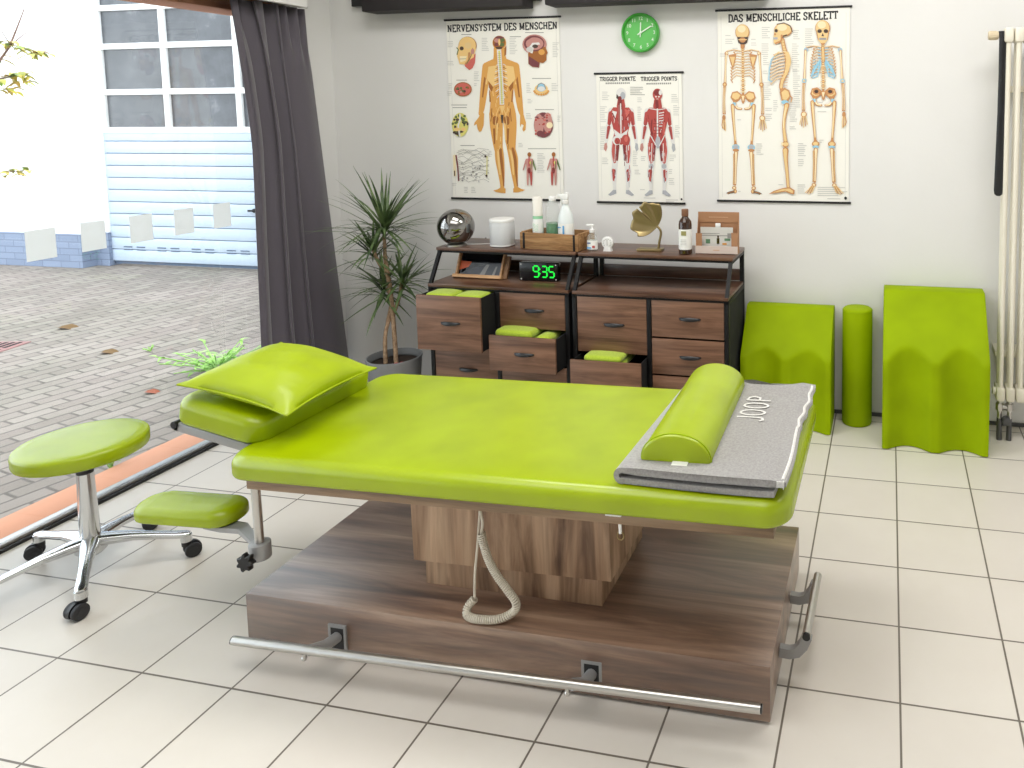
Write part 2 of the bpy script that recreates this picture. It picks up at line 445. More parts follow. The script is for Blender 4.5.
def font_mesh(s, size, bold=0.0, align='CENTER'):
    cu = bpy.data.curves.new('letters', 'FONT'); cu.body = s; cu.size = size; cu.align_x = align; cu.align_y = 'CENTER'
    cu.offset = bold; cu.resolution_u = 3
    ob = bpy.data.objects.new('letters', cu); COL.objects.link(ob)
    dg = bpy.context.evaluated_depsgraph_get(); me = bpy.data.meshes.new_from_object(ob.evaluated_get(dg))
    b = bmesh.new(); b.from_mesh(me)
    bpy.data.objects.remove(ob); bpy.data.curves.remove(cu); bpy.data.meshes.remove(me)
    return b

# ------------------------------------------------------------------ setting
YW, XW = .39, -2.97
m = MB(); m.box(-2.955, 2.6, -5.6, YW + .02, -.06, 0); struct(m.build('floor', TILE, None, 0), 'cream square tiled floor with dark grout', 'floor')
m = MB(); m.box(-3.2, 2.75, YW, YW + .2, -.05, 3.1); struct(m.build('wall_back', WALLM, None, 0), 'plain white wall behind the cabinets and posters', 'wall')
m = MB(); m.box(2.6, 2.75, -5.6, YW, -.05, 3.1); struct(m.build('wall_right', WALLM, None, 0), 'white side wall', 'wall')
m = MB(); m.box(-3.2, 2.75, -5.75, -5.6, -.05, 3.1); struct(m.build('wall_front', WALLM, None, 0), 'white wall opposite the charts', 'wall')
m = MB(); m.box(-3.2, 2.75, -5.75, YW + .2, 3.1, 3.2); struct(m.build('ceiling', CEILM, None, 0), 'white ceiling', 'ceiling')
m = MB(); m.box(-3.2, -2.985, .06, YW, -.05, 3.1); m.box(-3.2, -2.985, -5.6, .06, 2.42, 3.1)
struct(m.build('wall_left', WALLM, None, 0), 'white wall strip beside the shop window', 'wall')
m = MB(); m.box(-2.815, -2.795, -5.6, .0, 2.186, 3.1, .003); m.box(-2.985, -2.795, -5.6, .0, 2.25, 2.27); struct(m.build('trim_1', WALLM, None, 0), 'white boxed pelmet over the curtain', 'trim')
m = MB(); m.box(-2.95, 2.6, YW - .010, YW, 0, .020, .002); struct(m.build('baseboard_back', DGREYM, None, 0), 'low dark skirting at the foot of the white wall', 'skirting')
# window: metal threshold with black gasket, stone sill outside, one big pane with frosted squares
win = thing('window_1', 'floor to ceiling shop window with frosted squares on the glass', 'window', (XW, -2.6, 0)); win['kind'] = 'structure'
O = (XW, -2.6, 0)
m = MB(off(O)); m.box(-2.975, -2.955, -5.6, .06, -.02, .012, .002); m.build('gasket', BLACKP, win)
m = MB(off(O)); m.box(-3.03, -2.976, -5.6, .06, -.03, .022, .004); m.box(-3.02, -2.955, .02, .06, 0, 2.42, .004); m.box(-3.02, -2.955, -5.6, .02, 2.36, 2.42, .004)
m.build('window_frame', STEEL, win)
m = MB(off(O)); m.box(-2.996, -2.99, -5.6, .02, .022, 2.36); pane = m.build('window_pane', GLASS, win, 0)
for (y0, y1, dz) in ((-1.285, -1.178, .02), (-1.083, -.985, .012), (-.881, -.778, .0), (-.673, -.575, 0), (-.468, -.37, .0)):
    m = MB(off(O)); m.box(-2.9895, -2.9885, y0, y1, 1.06, 1.18); m.build('frosted_square', FROST, pane, 0)
m = MB(); m.box(-3.235, -3.03, -5.6, .2, -.07, .005, .006); struct(m.build('trim_2', SILL, None), 'orange sandstone sill along the foot of the window', 'window sill')
m = MB(); m.box(-3.235, -3.03, -5.6, .2, 2.15, 2.42, .006); struct(m.build('trim_3', SILL, None), 'orange sandstone lintel over the window', 'lintel')
m = MB(); m.box(-16, -3.235, -9, 9, -.2, -.02); struct(m.build('courtyard_paving', PAVE, None, 0), 'grey brick paved courtyard outside the window', 'paving')

# ------------------------------------------------------------------ building across the yard
bl = thing('building', 'white rendered building across the yard with a tall roller garage door', 'building', (-8.3, 3.0, -.02)); O = (-8.3, 3.0, -.02)
GX0, GX1, GY = -7.99, -6.06, 2.96
m = MB(off(O)); m.box(-14, -8.17, 2.79, 3.6, .34, 6.5); m.box(-8.17, GX0, 2.94, 3.6, .34, 6.5); m.box(GX1, -3.3, 2.94, 3.6, -.02, 6.5); m.box(GX0, GX1, 2.94, 3.6, 3.3, 6.5)
m.build('rendered_wall', OUTW, bl, 0)
m = MB(off(O)); m.box(-14, -8.16, 2.775, 3.6, -.02, .345); m.box(-8.16, GX0, 2.925, 3.6, -.02, .345); m.build('brick_plinth', BRICK, bl, 0)
gd = MB(off(O))
for k in range(11): gd.box(GX0, GX1, GY, GY + .05, .035 + k * .13, .035 + k * .13 + .122, .004)
g = gd.build('garage_door', DOORW, bl)
m = MB(off(O)); m.box(GX0, GX1, GY + .02, GY + .06, 0, 1.47); m.build('door_joint', DOORL, g, 0)
fr = MB(off(O))
zz = [1.45, 1.85, 2.33, 2.73, 3.25]; xx = [GX0, -7.13, -6.24, GX1]
for z in zz: fr.box(GX0, GX1, GY - .01, GY + .05, z - .03, z + .03, .004)
for x in (GX0 + .035, -7.13, -6.24, GX1 - .03): fr.box(x - .032, x + .032, GY - .012, GY + .05, 1.45, 3.25, .004)
fr.build('glazing_bar', WHITEP, g)
for zi in range(4):
    for xi in range(3):
        m = MB(off(O)); m.box(xx[xi], xx[xi + 1], GY + .02, GY + .03, zz[zi], zz[zi + 1]); m.build('window_pane', PANEG, g, 0)
m = MB(off(O)); m.cyl((GX1 - .06, GY - .03, .62), (GX1 - .06, GY + .01, .62), .022); m.box(GX1 - .13, GX1 - .05, GY - .04, GY - .025, .61, .63, .004); m.build('door_handle', BLACKP, g)
for k in range(4):
    for d in (0, .17):
        for z in (.155, .185): m = MB(off(O)); m.box(GX0 + .16 + k * .44 + d, GX0 + .27 + k * .44 + d, GY - .004, GY + .002, z, z + .012); m.build('vent_slot', DOORL, g, 0)

# drain cover
dr = thing('drain_cover', 'rusty square iron drain cover set in the paved yard', 'drain cover', (-5.98, .43, -.02)); rr = radians(12)
m = MB(); m.box(-.20, .20, -.17, .17, -.02, .006, .003, 0); d1 = m.build('cover_plate', RUST, dr); d1.rotation_euler = (0, 0, rr)
for r in (-1, 1):
    for k in range(7):
        m = MB(); m.box(-.165 + k * .05, -.14 + k * .05, r * .08 - .065, r * .08 + .065, .0055, .008)
        d2 = m.build('drain_slot', BLACKHOLE, d1, 0)

# ------------------------------------------------------------------ outdoor plants
def leaf_blade(mb, base, d, L, w, droop, n=5, mi=0, up=Vector((0, 0, 1))):
    d = Vector(d).normalized(); p = Vector(base); side = d.cross(up)
    side = side.normalized() if side.length > 1e-3 else Vector((1, 0, 0))
    rows = []; st = L / n; cur = d.copy()
    for i in range(n + 1):
        t = i / n; ww = w * (min(1, .45 + 2.2 * t) if t < .4 else max(.02, (1 - t) / .6) ** .75)
        nrm = side.cross(cur).normalized()
        rows.append([p - side * ww / 2 + nrm * ww * .12, p, p + side * ww / 2 + nrm * ww * .12])
        cur = (cur + Vector((0, 0, -droop / n))).normalized(); p = p + cur * st
    mb.loops(rows, mi, False, False, closed=False)
def weed(name, label, loc, n, h, spread, group=None, seedv=1, kind='weed'):
    R = random.Random(seedv); t = thing(name, label, kind, loc, 0, group)
    mb = MB(); st = MB()
    for i in range(n):
        a = R.uniform(0, 2 * pi); lean = R.uniform(.1, .8) * spread
        tip = Vector((cos(a) * lean * h * 1.4, sin(a) * lean * h * 1.4, h * R.uniform(.45, 1)))
        st.tube([(0, 0, 0), tip * .5 + Vector((0, 0, .1 * h)), tip], .003, 5)
        for k in range(7):
            q = tip * R.uniform(.3, 1.0) + Vector((0, 0, .03 * h)); b = R.uniform(0, 2 * pi)
            leaf_blade(mb, q, (cos(b), sin(b), R.uniform(0, .8)), h * R.uniform(.22, .45), h * .12, .6, 4)
    mb.build('leaves', WEED, t); st.build('stem', WEED, t)
    return t
weed('weed_clump', 'bushy bright green weeds at the building edge behind the green pillow', (-3.92, .36, -.02), 34, .15, 1.9, None, 3, 'plant')
weed('weed', 'small green weed sprouting by the sandstone sill behind the stool', (-3.27, -.83, -.02), 5, .10, .5, None, 5)
weed('weed', 'tiny low weed growing between the pavers near the yard middle', (-4.75, .62, -.02), 4, .05, .8, None, 9)
# small leaf litter
def litter(label, loc, c, s):
    mb = MB(); leaf_blade(mb, (-s / 2, 0, .006), (1, .2, .1), s, s * .6, .5, 4)
    o = mb.build('dead_leaf', c); o.location = loc; tag(o, label, 'leaf'); return o
DEAD = plain('dead_leaf_brown', (110, 84, 50), .9); DEADR = plain('dead_leaf_rust', (150, 84, 60), .9)
litter('dry brown leaf on the paving near the garage side of the yard', (-4.98, .53, -.018), DEAD, .14)
litter('rust brown leaf on the paving beyond the stool seat', (-3.98, -.02, -.018), DEADR, .10)
litter('olive brown leaf lying nearest to the drain cover', (-5.9, .95, -.018), DEAD, .18)
# tree whose branches reach into view on the left
tr = thing('tree', 'young tree with yellow green leaves on thin twigs left of the garage', 'tree', (-4.7, -1.15, -.02)); O = (-4.7, -1.15, -.02)
m = MB(off(O)); m.tube([(-4.7, -1.15, -.02), (-4.68, -1.13, 1), (-4.72, -1.1, 2.2), (-4.7, -1.08, 3.1)], [.05, .045, .035, .015], 10); m.build('trunk', TWIG, tr)
R = random.Random(11); lm = MB(off(O)); tw = MB(off(O))
def branch(pts, r0, leaves, L=.085, clusters=None):
    tw.tube(pts, [r0 * (1 - .8 * i / (len(pts) - 1)) for i in range(len(pts))], 6)
    for q in (clusters or []):
        for k in range(leaves):
            a = R.uniform(0, 2 * pi)
            leaf_blade(lm, Vector(q) + Vector((R.uniform(-.03, .03), R.uniform(-.035, .035), R.uniform(-.02, .02))), (cos(a), sin(a) , R.uniform(-.3, .3)), L * R.uniform(.5, 1.1), .032, .8, 4)
branch([(-4.7, -1.1, 1.3), (-4.62, -.8, 1.55), (-4.55, -.5, 1.72), (-4.5, -.32, 1.88), (-4.5, -.24, 2.0), (-4.5, -.19, 2.12), (-4.5, -.15, 2.22)], .012, 9, .09, [(-4.5, -.27, 2.02), (-4.5, -.2, 1.99), (-4.5, -.13, 1.98), (-4.5, -.09, 1.975), (-4.5, -.3, 1.93)])
branch([(-4.5, -.24, 2.0), (-4.5, -.17, 2.07), (-4.5, -.11, 2.11)], .004, 2, .05, [])
branch([(-4.5, -.24, 2.02), (-4.5, -.27, 2.08), (-4.5, -.285, 2.11)], .003, 2, .04, [(-4.5, -.285, 2.1)])
branch([(-4.62, -.8, 1.55), (-4.52, -.5, 1.75), (-4.5, -.3, 1.82), (-4.5, -.18, 1.855)], .008, 9, .09, [(-4.5, -.28, 1.82), (-4.5, -.22, 1.84), (-4.5, -.17, 1.85), (-4.5, -.2, 1.80), (-4.5, -.27, 1.77)])
branch([(-4.7, -1.14, .9), (-4.6, -.8, 1.2), (-4.5, -.45, 1.3), (-4.5, -.22, 1.315)], .008, 7, .08, [(-4.5, -.36, 1.31), (-4.5, -.3, 1.32), (-4.5, -.25, 1.315)])
branch([(-4.6, -.8, 1.2), (-4.5, -.45, 1.52), (-4.5, -.3, 1.56)], .004, 0, .05, [])
for q in ((-4.7, -1.1, 2.8), (-4.6, -1.3, 2.6), (-4.8, -1.0, 2.5), (-4.65, -1.2, 2.3)):
    branch([(-4.7, -1.1, q[2] - .5), q], .006, 14, .1, [q, Vector(q) * .5 + Vector((-2.35, -.55, (q[2] - .2) / 2))])
tw.build('branches', TWIG, tr); lm.build('leaves', TREEL, tr)

# ------------------------------------------------------------------ curtain
def curtain():
    t = thing('curtain', 'charcoal grey floor length curtain gathered at the window edge', 'curtain', (-2.82, -.1, 0)); O = (-2.82, -.1, 0)
    nu, nv = 120, 26
    mb = MB(off(O)); rings = []
    for j in range(nv + 1):
        z = .015 + (2.187 - .015) * j / nv; s = z / 2.2
        y0 = -.352 + .05 * s if s < .66 else -.319 - .085 * ((s - .66) / .34) ** 1.3
        y1 = .285 - .215 * s
        row = []
        for i in range(nu + 1):
            u = i / nu
            A = .062 * (.62 + .38 * (1 - s)); e = .56
            if u < e:
                ph = 2 * pi * 2.5 * u / e + .35 + .35 * sin(2.6 * z)
                fade = min(1, 8 * u) * min(1, 6 * (e - u) + .25)
                x = -2.885 + A * sin(ph) * fade; y = y0 + (y1 - y0) * (u / e) * .60 + .030 * sin(2 * ph + .5) * fade * (.7 + .3 * (1 - s))
            else:
                v = (u - e) / (1 - e); x = -2.885 + .030 * sin(pi * v) * (1 - .4 * s) + .25 * A * sin(2 * pi * 2.5 + .35 + .35 * sin(2.6 * z)) * (1 - v) ** 3; y = y0 + (y1 - y0) * (.60 + .40 * v)
            if s > .86:
                q = (s - .86) / .14
                x += q * (.028 * sin(2 * pi * 6.5 * u + .5) - .01)
            row.append((x, y, z))
        rings.append(row)
    mb.loops(rings, 0, False, False, closed=False)
    o = mb.build('curtain_cloth', CURT, t, 70)
    md = o.modifiers.new('thick', 'SOLIDIFY'); md.thickness = .004; md.offset = 0
    m = MB(off(O)); m.tube([(-2.89, -.9, 2.205), (-2.89, .1, 2.205)], .010, 8); m.build('curtain_rail', STEEL, t)
    return t
curtain()

# ------------------------------------------------------------------ dark wall boxes under the ceiling
t = thing('wall_box', 'long dark grey box high on the wall over the nerve poster', 'wall box', (-2.15, YW, 2.19)); O = (-2.15, YW, 2.19)
m = MB(off(O)); m.box(-2.66, -1.675, .245, .372, 2.19, 2.48, .006); m.build('casing', DARKB, t)
m = MB(off(O)); m.box(-2.80, -1.63, .34, YW, 2.235, 2.46, .004); m.build('back_plate', BLACKP, t)
t = thing('wall_box', 'long dark grey box high on the wall above the green clock', 'wall box', (-1.0, YW, 2.19)); O = (-1.0, YW, 2.19)
m = MB(off(O)); m.box(-1.548, -.35, .245, .372, 2.19, 2.48, .006); m.build('casing', DARKB, t)
m = MB(off(O)); m.box(-1.598, -.35, .34, YW, 2.235, 2.46, .004); m.build('back_plate', BLACKP, t)

# ------------------------------------------------------------------ massage table
TO = (-.84, -1.38, 0)
tb = thing('massage_table', 'wide lime green padded massage table on a stepped brown wood pedestal base', 'massage table', TO)
OFF = off(TO); MBT = lambda: MB(OFF)
TILT = Matrix.Translation((-.84, 0, .58)) @ Matrix.Rotation(-.0148, 4, 'Y') @ Matrix.Translation((.84, 0, -.58))
TLT = OFF @ TILT
MBL = lambda: MB(TLT)
m = MBL(); m.cushion(-1.632, .036, -1.778, -1.045, .578, .648, .075, .034, .014, 0, 10, 8, .002); m.build('mattress', GREEN, tb, 60)
m = MBL(); m.box(-1.562, -.008, -1.757, -1.07, .547, .579, .0015); m.build('table_board', OAKE, tb)
m = MBL(); m.box(-1.158, -.517, -1.58, -1.165, .262, .548, .0015); m.build('lift_column', OAKV, tb)
m = MBT(); m.box(-1.132, -.552, -1.553, -1.19, .168, .30, .0015); m.build('column_foot', OAKV, tb)
YAW = Matrix.Translation((-.84, -1.36, 0)) @ Matrix.Rotation(.005, 4, 'Z') @ Matrix.Translation((.84, 1.36, 0))
BS = OFF @ YAW
m = MB(BS); m.box(-1.648, -.030, -1.70, -1.03, .012, .168, .0018); base = m.build('base', OAK, tb)
m = MB(BS); m.box(-1.62, -.06, -1.67, -1.06, .0, .013); m.build('base_foot', BLACKP, base)
# front foot rail with two arms in square slots
m = MB(OFF); m.cyl((-1.597, -1.80, .094), (-.04, -1.775, .116), .0125, 24)
rail = m.build('foot_rail', STEEL, tb)
for x0, y0, z0 in ((-1.597, -1.80, .094), (-.04, -1.775, .116)):
    s = -1 if x0 < -1 else 1; d = (Vector((-.04, -1.775, .116)) - Vector((-1.597, -1.80, .094))).normalized() * s
    c = Vector((x0, y0, z0)); m = MB(OFF); m.cyl(c - d * .003, c + d * .004, .0112, 20); m.build('rail_end_cap', BLACKP, rail)
for x, yb in ((-1.328, -1.705), (-.528, -1.697)):
    m = MB(OFF); m.box(x - .022, x + .022, yb - .003, yb + .012, .025, .032); m.box(x - .022, x + .022, yb - .003, yb + .012, .103, .112)
    m.box(x - .030, x - .022, yb - .003, yb + .012, .025, .112); m.box(x + .022, x + .030, yb - .003, yb + .012, .025, .112)
    m.build('slot_frame', GREYM, tb)
    m = MB(OFF); m.box(x - .022, x + .022, yb - .0018, yb + .002, .032, .103); m.build('slot_opening', BLACKP, tb, 0)
    k = (x + 1.597) / 1.557; rc = Vector((x - .02, -1.80 + .025 * k, .094 + .022 * k))
    m = MB(OFF); m.tube([(x, yb, .074), (x - .006, (yb + rc.y) / 2, .078), (rc.x, rc.y + .004, rc.z - .004)], [.016, .016, .015], 12)
    m.build('rail_arm', GREYM, tb)
    m = MB(OFF); m.cyl((rc.x - .012, rc.y - .004, rc.z - .024), (rc.x - .012, rc.y, rc.z), .006, 10); m.sphere((rc.x - .012, rc.y - .004, rc.z - .024), .008, 10, 8); m.build('arm_bolt', STEEL, tb)
    m = MB(OFF); m.cyl((rc.x + .025, rc.y + .02, rc.z - .03), (rc.x + .025, rc.y + .02, rc.z - .005), .004, 8); m.build('arm_bolt', STEEL, tb)
# side foot rail on the right end
def srail(y, name):
    m = MB(OFF); P = [(-.028, y, .085), (.0, y, .083), (.022, y, .09), (.040, y, .112), (.052, y, .142)]
    for a in (0,):
        rows = []
        for i, p in enumerate(P):
            d = Vector(P[min(i + 1, 4)]) - Vector(P[max(i - 1, 0)]); d.normalize(); n = Vector((-d.z, 0, d.x)); h = .014
            q = Vector(p); rows.append([q + n * h + Vector((0, -.011, 0)), q + n * h + Vector((0, .011, 0)), q - n * h + Vector((0, .011, 0)), q - n * h + Vector((0, -.011, 0))])
        m.loops(rows)
    return m.build(name, GREYM, tb)
srail(-1.285, 'side_rail_arm'); srail(-1.522, 'side_rail_arm')
m = MB(OFF); m.cyl((.056, -1.255, .148), (.050, -1.535, .148), .0125, 24); r2 = m.build('side_rail', STEEL, tb)
m = MB(OFF); m.cyl((.050, -1.534, .148), (.0499, -1.541, .148), .0112, 20); m.build('rail_end_cap', BLACKP, r2)
# headrest: tilted cushion on a steel frame
HR = Matrix.Translation((-1.598, -.034, .616)) @ Matrix.Rotation(radians(10.5), 4, 'Y') @ Matrix.Translation((1.60, 0, -.640))
HM = OFF @ HR
m = MB(HM); m.cushion(-1.905, -1.585, -1.66, -1.14, .652, .735, .06, .03, .018, 0, 8, 7, .006); m.build('headrest_cushion', GREEN, tb, 60)
m = MB(HM)
for y in (-1.648, -1.175): m.box(-1.90, -1.585, y, y + .022, .622, .650, .003)
m.box(-1.90, -1.88, -1.648, -1.153, .622, .650, .003); m.box(-1.60, -1.58, -1.648, -1.153, .610, .650, .003)
hf = m.build('headrest_frame', GREYM, tb)
for ya, yb_ in ((-1.655, -1.62), (-1.18, -1.145)):
    m = MB(HM); m.cyl((-1.893, ya, .643), (-1.893, yb_, .643), .011, 14); m.build('frame_end_bushing', BLACKP, hf)
for ya in (-1.60, -1.23):
    m = MBL(); m.box(-1.60, -1.52, ya, ya + .03, .556, .60, .002); m.build('headrest_bracket', DGREYM, tb)
# armrest hanging below the head end corner
m = MB(OFF); m.cyl((-1.547, -1.741, .548), (-1.545, -1.741, .345), .0125, 20); m.build('armrest_post', STEEL, tb)
m = MB(OFF); m.cyl((-1.545, -1.741, .318), (-1.545, -1.741, .366), .029, 24, 0, .002); cl = m.build('armrest_clamp', GREYM, tb)
m = MB(OFF); m.cyl((-1.545, -1.765, .340), (-1.541, -1.79, .338), .006, 10); m.build('clamp_screw', STEEL, cl)
m = MB(); n = 7
star = []
for k in range(56):
    a = 2 * pi * k / 56; star.append((.0225 + .0038 * cos(n * a), a))
rings = []
for (f, h) in ((.8, 0), (1, .004), (1, .018), (.82, .022)): rings.append([(r * f * cos(a), r * f * sin(a), h) for r, a in star])
m.loops(rings); ax = Vector((.12, -.97, .12)).normalized()
m.xf = OFF @ Matrix.Translation((-1.540, -1.786, .338)) @ ax.to_track_quat('Z', 'Y').to_matrix().to_4x4()
m.build('star_knob', BLACKP, cl)
m = MB(OFF); rows = []
for (x, z, w, h) in ((-1.562, .356, .012, .006), (-1.60, .353, .014, .007), (-1.68, .350, .018, .008), (-1.74, .350, .024, .007), (-1.80, .353, .026, .004)):
    ya = -1.735 + min(1, (-1.56 - x) / .12) * .07
    rows.append([(x, ya - w, z - h), (x, ya + w, z - h), (x, ya + w, z + h), (x, ya - w, z + h)])
m.loops(rows); m.build('armrest_bracket', GREYM, tb)
m = MB(OFF @ Matrix.Translation((-1.86, -1.635, 0)) @ Matrix.Rotation(radians(4), 4, 'Z') @ Matrix.Translation((1.86, 1.635, 0)))
m.cushion(-2.062, -1.715, -1.712, -1.575, .358, .408, .060, .026, .010, 0, 10, 7, .004); m.build('armrest_pad', GREEN, tb, 60)
# handset holder, label, hook and coiled cord
m = MBL(); m.box(-.80, -.69, -1.66, -1.60, .538, .5465, .002); m.box(-.705, -.69, -1.672, -1.60, .532, .545, .002); m.build('handset_holder', WHITEP, tb)
m = MBL(); m.box(-.452, -.408, -1.7625, -1.757, .570, .5785, .001); m.build('white_strip', WHITEP, tb)
m = MBL(); m.tube([(-.416, -1.752, .548), (-.415, -1.752, .520)], .0045, 8); hk = m.build('cord_hook', WHITEP, tb)
m = MBL(); m.tube([(-.415 + .009 * cos(a * .35), -1.752, .513 + .011 * sin(a * .35)) for a in range(19)], .0018, 6, cap=False); m.build('key_ring', BRASS, hk)
def smooth_path(P, n):
    out = []
    for i in range(len(P) - 1):
        p0, p1, p2, p3 = [Vector(P[max(0, min(len(P) - 1, i + k))]) for k in (-1, 0, 1, 2)]
        for k in range(n):
            t = k / n
            out.append(.5 * ((2 * p1) + (p2 - p0) * t + (2 * p0 - 5 * p1 + 4 * p2 - p3) * t * t + (3 * p1 - p0 - 3 * p2 + p3) * t ** 3))
    out.append(Vector(P[-1])); return out
yc = -1.665
cordpts = [(-.922, yc, .222), (-.936, yc - .006, .208), (-.940, yc - .016, .190), (-.924, yc - .026, .185), (-.890, yc - .028, .184), (-.838, yc - .018, .185), (-.800, yc, .20), (-.792, yc, .228), (-.816, yc, .262), (-.85, yc, .305), (-.872, yc, .345), (-.885, yc, .385), (-.893, yc, .425)]
cordpts = [(x + .024, y, z) for x, y, z in cordpts]
cp = smooth_path(cordpts, 14)
# coil: walk the path evenly and wind a thin wire round it
L = [0]
for a, b in zip(cp, cp[1:]): L.append(L[-1] + (b - a).length)
turns = int(L[-1] / .0062); N_ = turns * 9; hel = []
import bisect
for i in range(N_ + 1):
    s = L[-1] * i / N_; k = min(max(bisect.bisect(L, s) - 1, 0), len(cp) - 2)
    f = (s - L[k]) / max(1e-9, L[k + 1] - L[k]); p = cp[k].lerp(cp[k + 1], f); tt = (cp[k + 1] - cp[k]).normalized()
    n1 = Vector((0, 1, 0)); n1 = (n1 - tt * n1.dot(tt)).normalized(); n2 = tt.cross(n1); a = 2 * pi * turns * i / N_
    hel.append(p + (n1 * cos(a) + n2 * sin(a)) * .0095)
m = MB(OFF); m.tube(hel, .0029, 6); cd = m.build('coiled_cord', CREAMP, tb, 80)
m = MB(OFF); m.tube(smooth_path([(-.869, yc, .423), (-.864, yc, .46), (-.874, yc + .005, .50), (-.876, yc + .01, .545)], 6), .004, 8)
m.tube(smooth_path([(-.898, yc, .224), (-.894, yc, .30), (-.881, yc, .40), (-.868, yc + .005, .545)], 6), .0035, 8); m.build('cord_lead', CREAMP, cd)

# pillow on the headrest
PM = Matrix.Translation((-1.662, -1.495, .774)) @ Matrix.Rotation(radians(11), 4, 'Y') @ Matrix.Rotation(radians(1.5), 4, 'Z')
pw = thing('pillow', 'square lime green leather pillow lying on the tilted headrest', 'pillow', (-1.69, -1.47, .75)); O = (-1.69, -1.47, .75)
def pillow_mesh(mb, hx, hy, h, pin=.10, n=28):
    def pos(u, v, s):
        ex = hx * u * (1 - pin * (1 - v * v) * 0 ) ; ey = hy * v
        # sides bow inwards between the pointed corners
        ex = hx * u * (1 - pin * (1 - abs(v) ** 2.2) * abs(u) ** 3)
        ey = hy * v * (1 - pin * (1 - abs(u) ** 2.2) * abs(v) ** 3)
        z = h * ((1 - abs(u) ** 2.6) * (1 - abs(v) ** 2.6)) ** .62
        z *= 1 + .05 * sin(7 * u + 3 * v) * (1 - u * u) * (1 - v * v) + .03 * sin(11 * v - 4 * u)
        return (ex, ey, s * z)
    top = [[mb.v(pos(-1 + 2 * i / n, -1 + 2 * j / n, 1)) for i in range(n + 1)] for j in range(n + 1)]
    bot = [[top[j][i] if i in (0, n) or j in (0, n) else mb.v(pos(-1 + 2 * i / n, -1 + 2 * j / n, -.62)) for i in range(n + 1)] for j in range(n + 1)]
    for g in (top, bot):
        for j in range(n):
            for i in range(n): mb.face([g[j][i], g[j][i + 1], g[j + 1][i + 1], g[j + 1][i]])
    return [pos(-1 + 2 * i / n, -1, 1) for i in range(n + 1)] + [pos(1, -1 + 2 * i / n, 1) for i in range(1, n + 1)] + [pos(1 - 2 * i / n, 1, 1) for i in range(1, n + 1)] + [pos(-1, 1 - 2 * i / n, 1) for i in range(1, n)]
m = MB(off(O) @ PM); rim = pillow_mesh(m, .190, .203, .066); m.build('pillow_cover', GREENP, pw, 80)
m = MB(off(O) @ PM); m.tube(rim + [rim[0]], .0035, 6, cap=False); m.build('piping', GREENP, pw, 80)

# blanket folded over, with its hem towards the front
def blanket():
    y0, y1 = -1.745, -1.10; O = (-.41, -1.42, .66)
    t = thing('blanket', 'grey fleece blanket folded flat on the foot end of the green table', 'blanket', (O[0], O[1], O[2] - .001), radians(-1.6))
    R = random.Random(4)
    def ribbon(xr, y, dz, w):
        # centre line: bottom layer from right to left, loop, top layer to the right
        P = [(xr - .008 - .012 * w, .6745 + .0005)]
        for k in range(1, 9): P.append((xr - .01 + (-.395 - xr) * k / 8, .6735 - .0024 * k / 2.6))
        for k in range(0, 9):
            a = -pi / 2 - pi * k / 8; P.append((-.402 + .0155 * cos(a), .6785 + .0155 * sin(a) + .0006))
        for k in range(1, 11):
            x = -.402 + (xr + .412) * k / 10; P.append((x, .6945 + .0095 * k / 10 + dz * min(1, k / 3)))
        return P
    ny = 34; top = []; bot = []; rings = []
    for j in range(ny + 1):
        s = j / ny; y = y0 + (y1 - y0) * s
        xr = .022 - .012 * s + .004 * sin(9 * s) + (.003 * sin(40 * s) if s > .5 else 0)
        dz = .002 * sin(5 * s) + (.008 * (s - .85) / .15 if s > .85 else 0)
        P = ribbon(xr, y, dz, 1 if s < .25 else .2)
        C_ = [Vector((p[0], 0, p[1])) for p in P]; h = .0085; A = []; B = []
        for i, p in enumerate(C_):
            d = (C_[min(i + 1, len(C_) - 1)] - C_[max(i - 1, 0)]).normalized(); n = Vector((-d.z, 0, d.x))
            hh = h * (1.15 if i > 17 else .85) if i < len(C_) - 1 else h * .7
            yy = y + (  .010 * sin(17 * p.x) + .014 * sin(37 * p.x + 2)) * (s ** 6) + (.004 * sin(9 * p.x) if j == 0 else 0)
            A.append((p.x + n.x * hh, yy, p.z + n.z * hh)); B.append((p.x - n.x * hh, yy, p.z - n.z * hh))
        rings.append(A + B[::-1])
    m = MB(off(O)); m.loops(rings, 0); m.build('fleece', GREYC, t, 60)
    # white overlock stitching along the right hem
    m = MB(off(O)); pts = []
    for j in range(60):
        s = j / 59; y = y0 + .01 + (y1 - y0 - .02) * s; xr = .022 - .012 * s + .004 * sin(9 * s) + (.003 * sin(40 * s) if s > .5 else 0)
        pts.append((xr + .0005, y, .7105 + .002 * sin(5 * s) + (.008 * (s - .85) / .15 if s > .85 else 0)))
    m.tube(pts, .0045, 6)
    for k in range(7): m.box(.0255, .0275, y0 - .006, y0 + .003, .694 + k * 0, .714, .0005) if k == 0 else m.box(.009 + k * .0, .026, y0 - .0045, y0 - .002, .695 + k * .0028, .6962 + k * .0028)
    m.build('hem_stitching', STITCH, t)
    # embroidered wordmark, read from the right hand side of the table
    m = MB(off(O)); zt = .7145
    put = lambda a, b: (-.098 - b + .0, -1.395 + a, zt - .0032 * (b / .075))
    h = .075; w = .0075
    stroke2d(m, [(-.014, .006), (-.006, -.004), (.006, .0), (.011, .014), (.012, h + .004)], w, put)
    for a in (.028, .082): stroke2d(m, [(a + .018 + .019 * sin(2 * pi * k / 20), h / 2 + (h / 2) * cos(2 * pi * k / 20)) for k in range(21)], w, put)
    stroke2d(m, [(.142, 0), (.142, h)], w, put); stroke2d(m, [(.142, h), (.164, h - .004), (.172, h * .75), (.164, h * .5), (.142, h * .46)], w, put)
    m.build('lettering', STITCH, t, 0)
    return t
blanket()
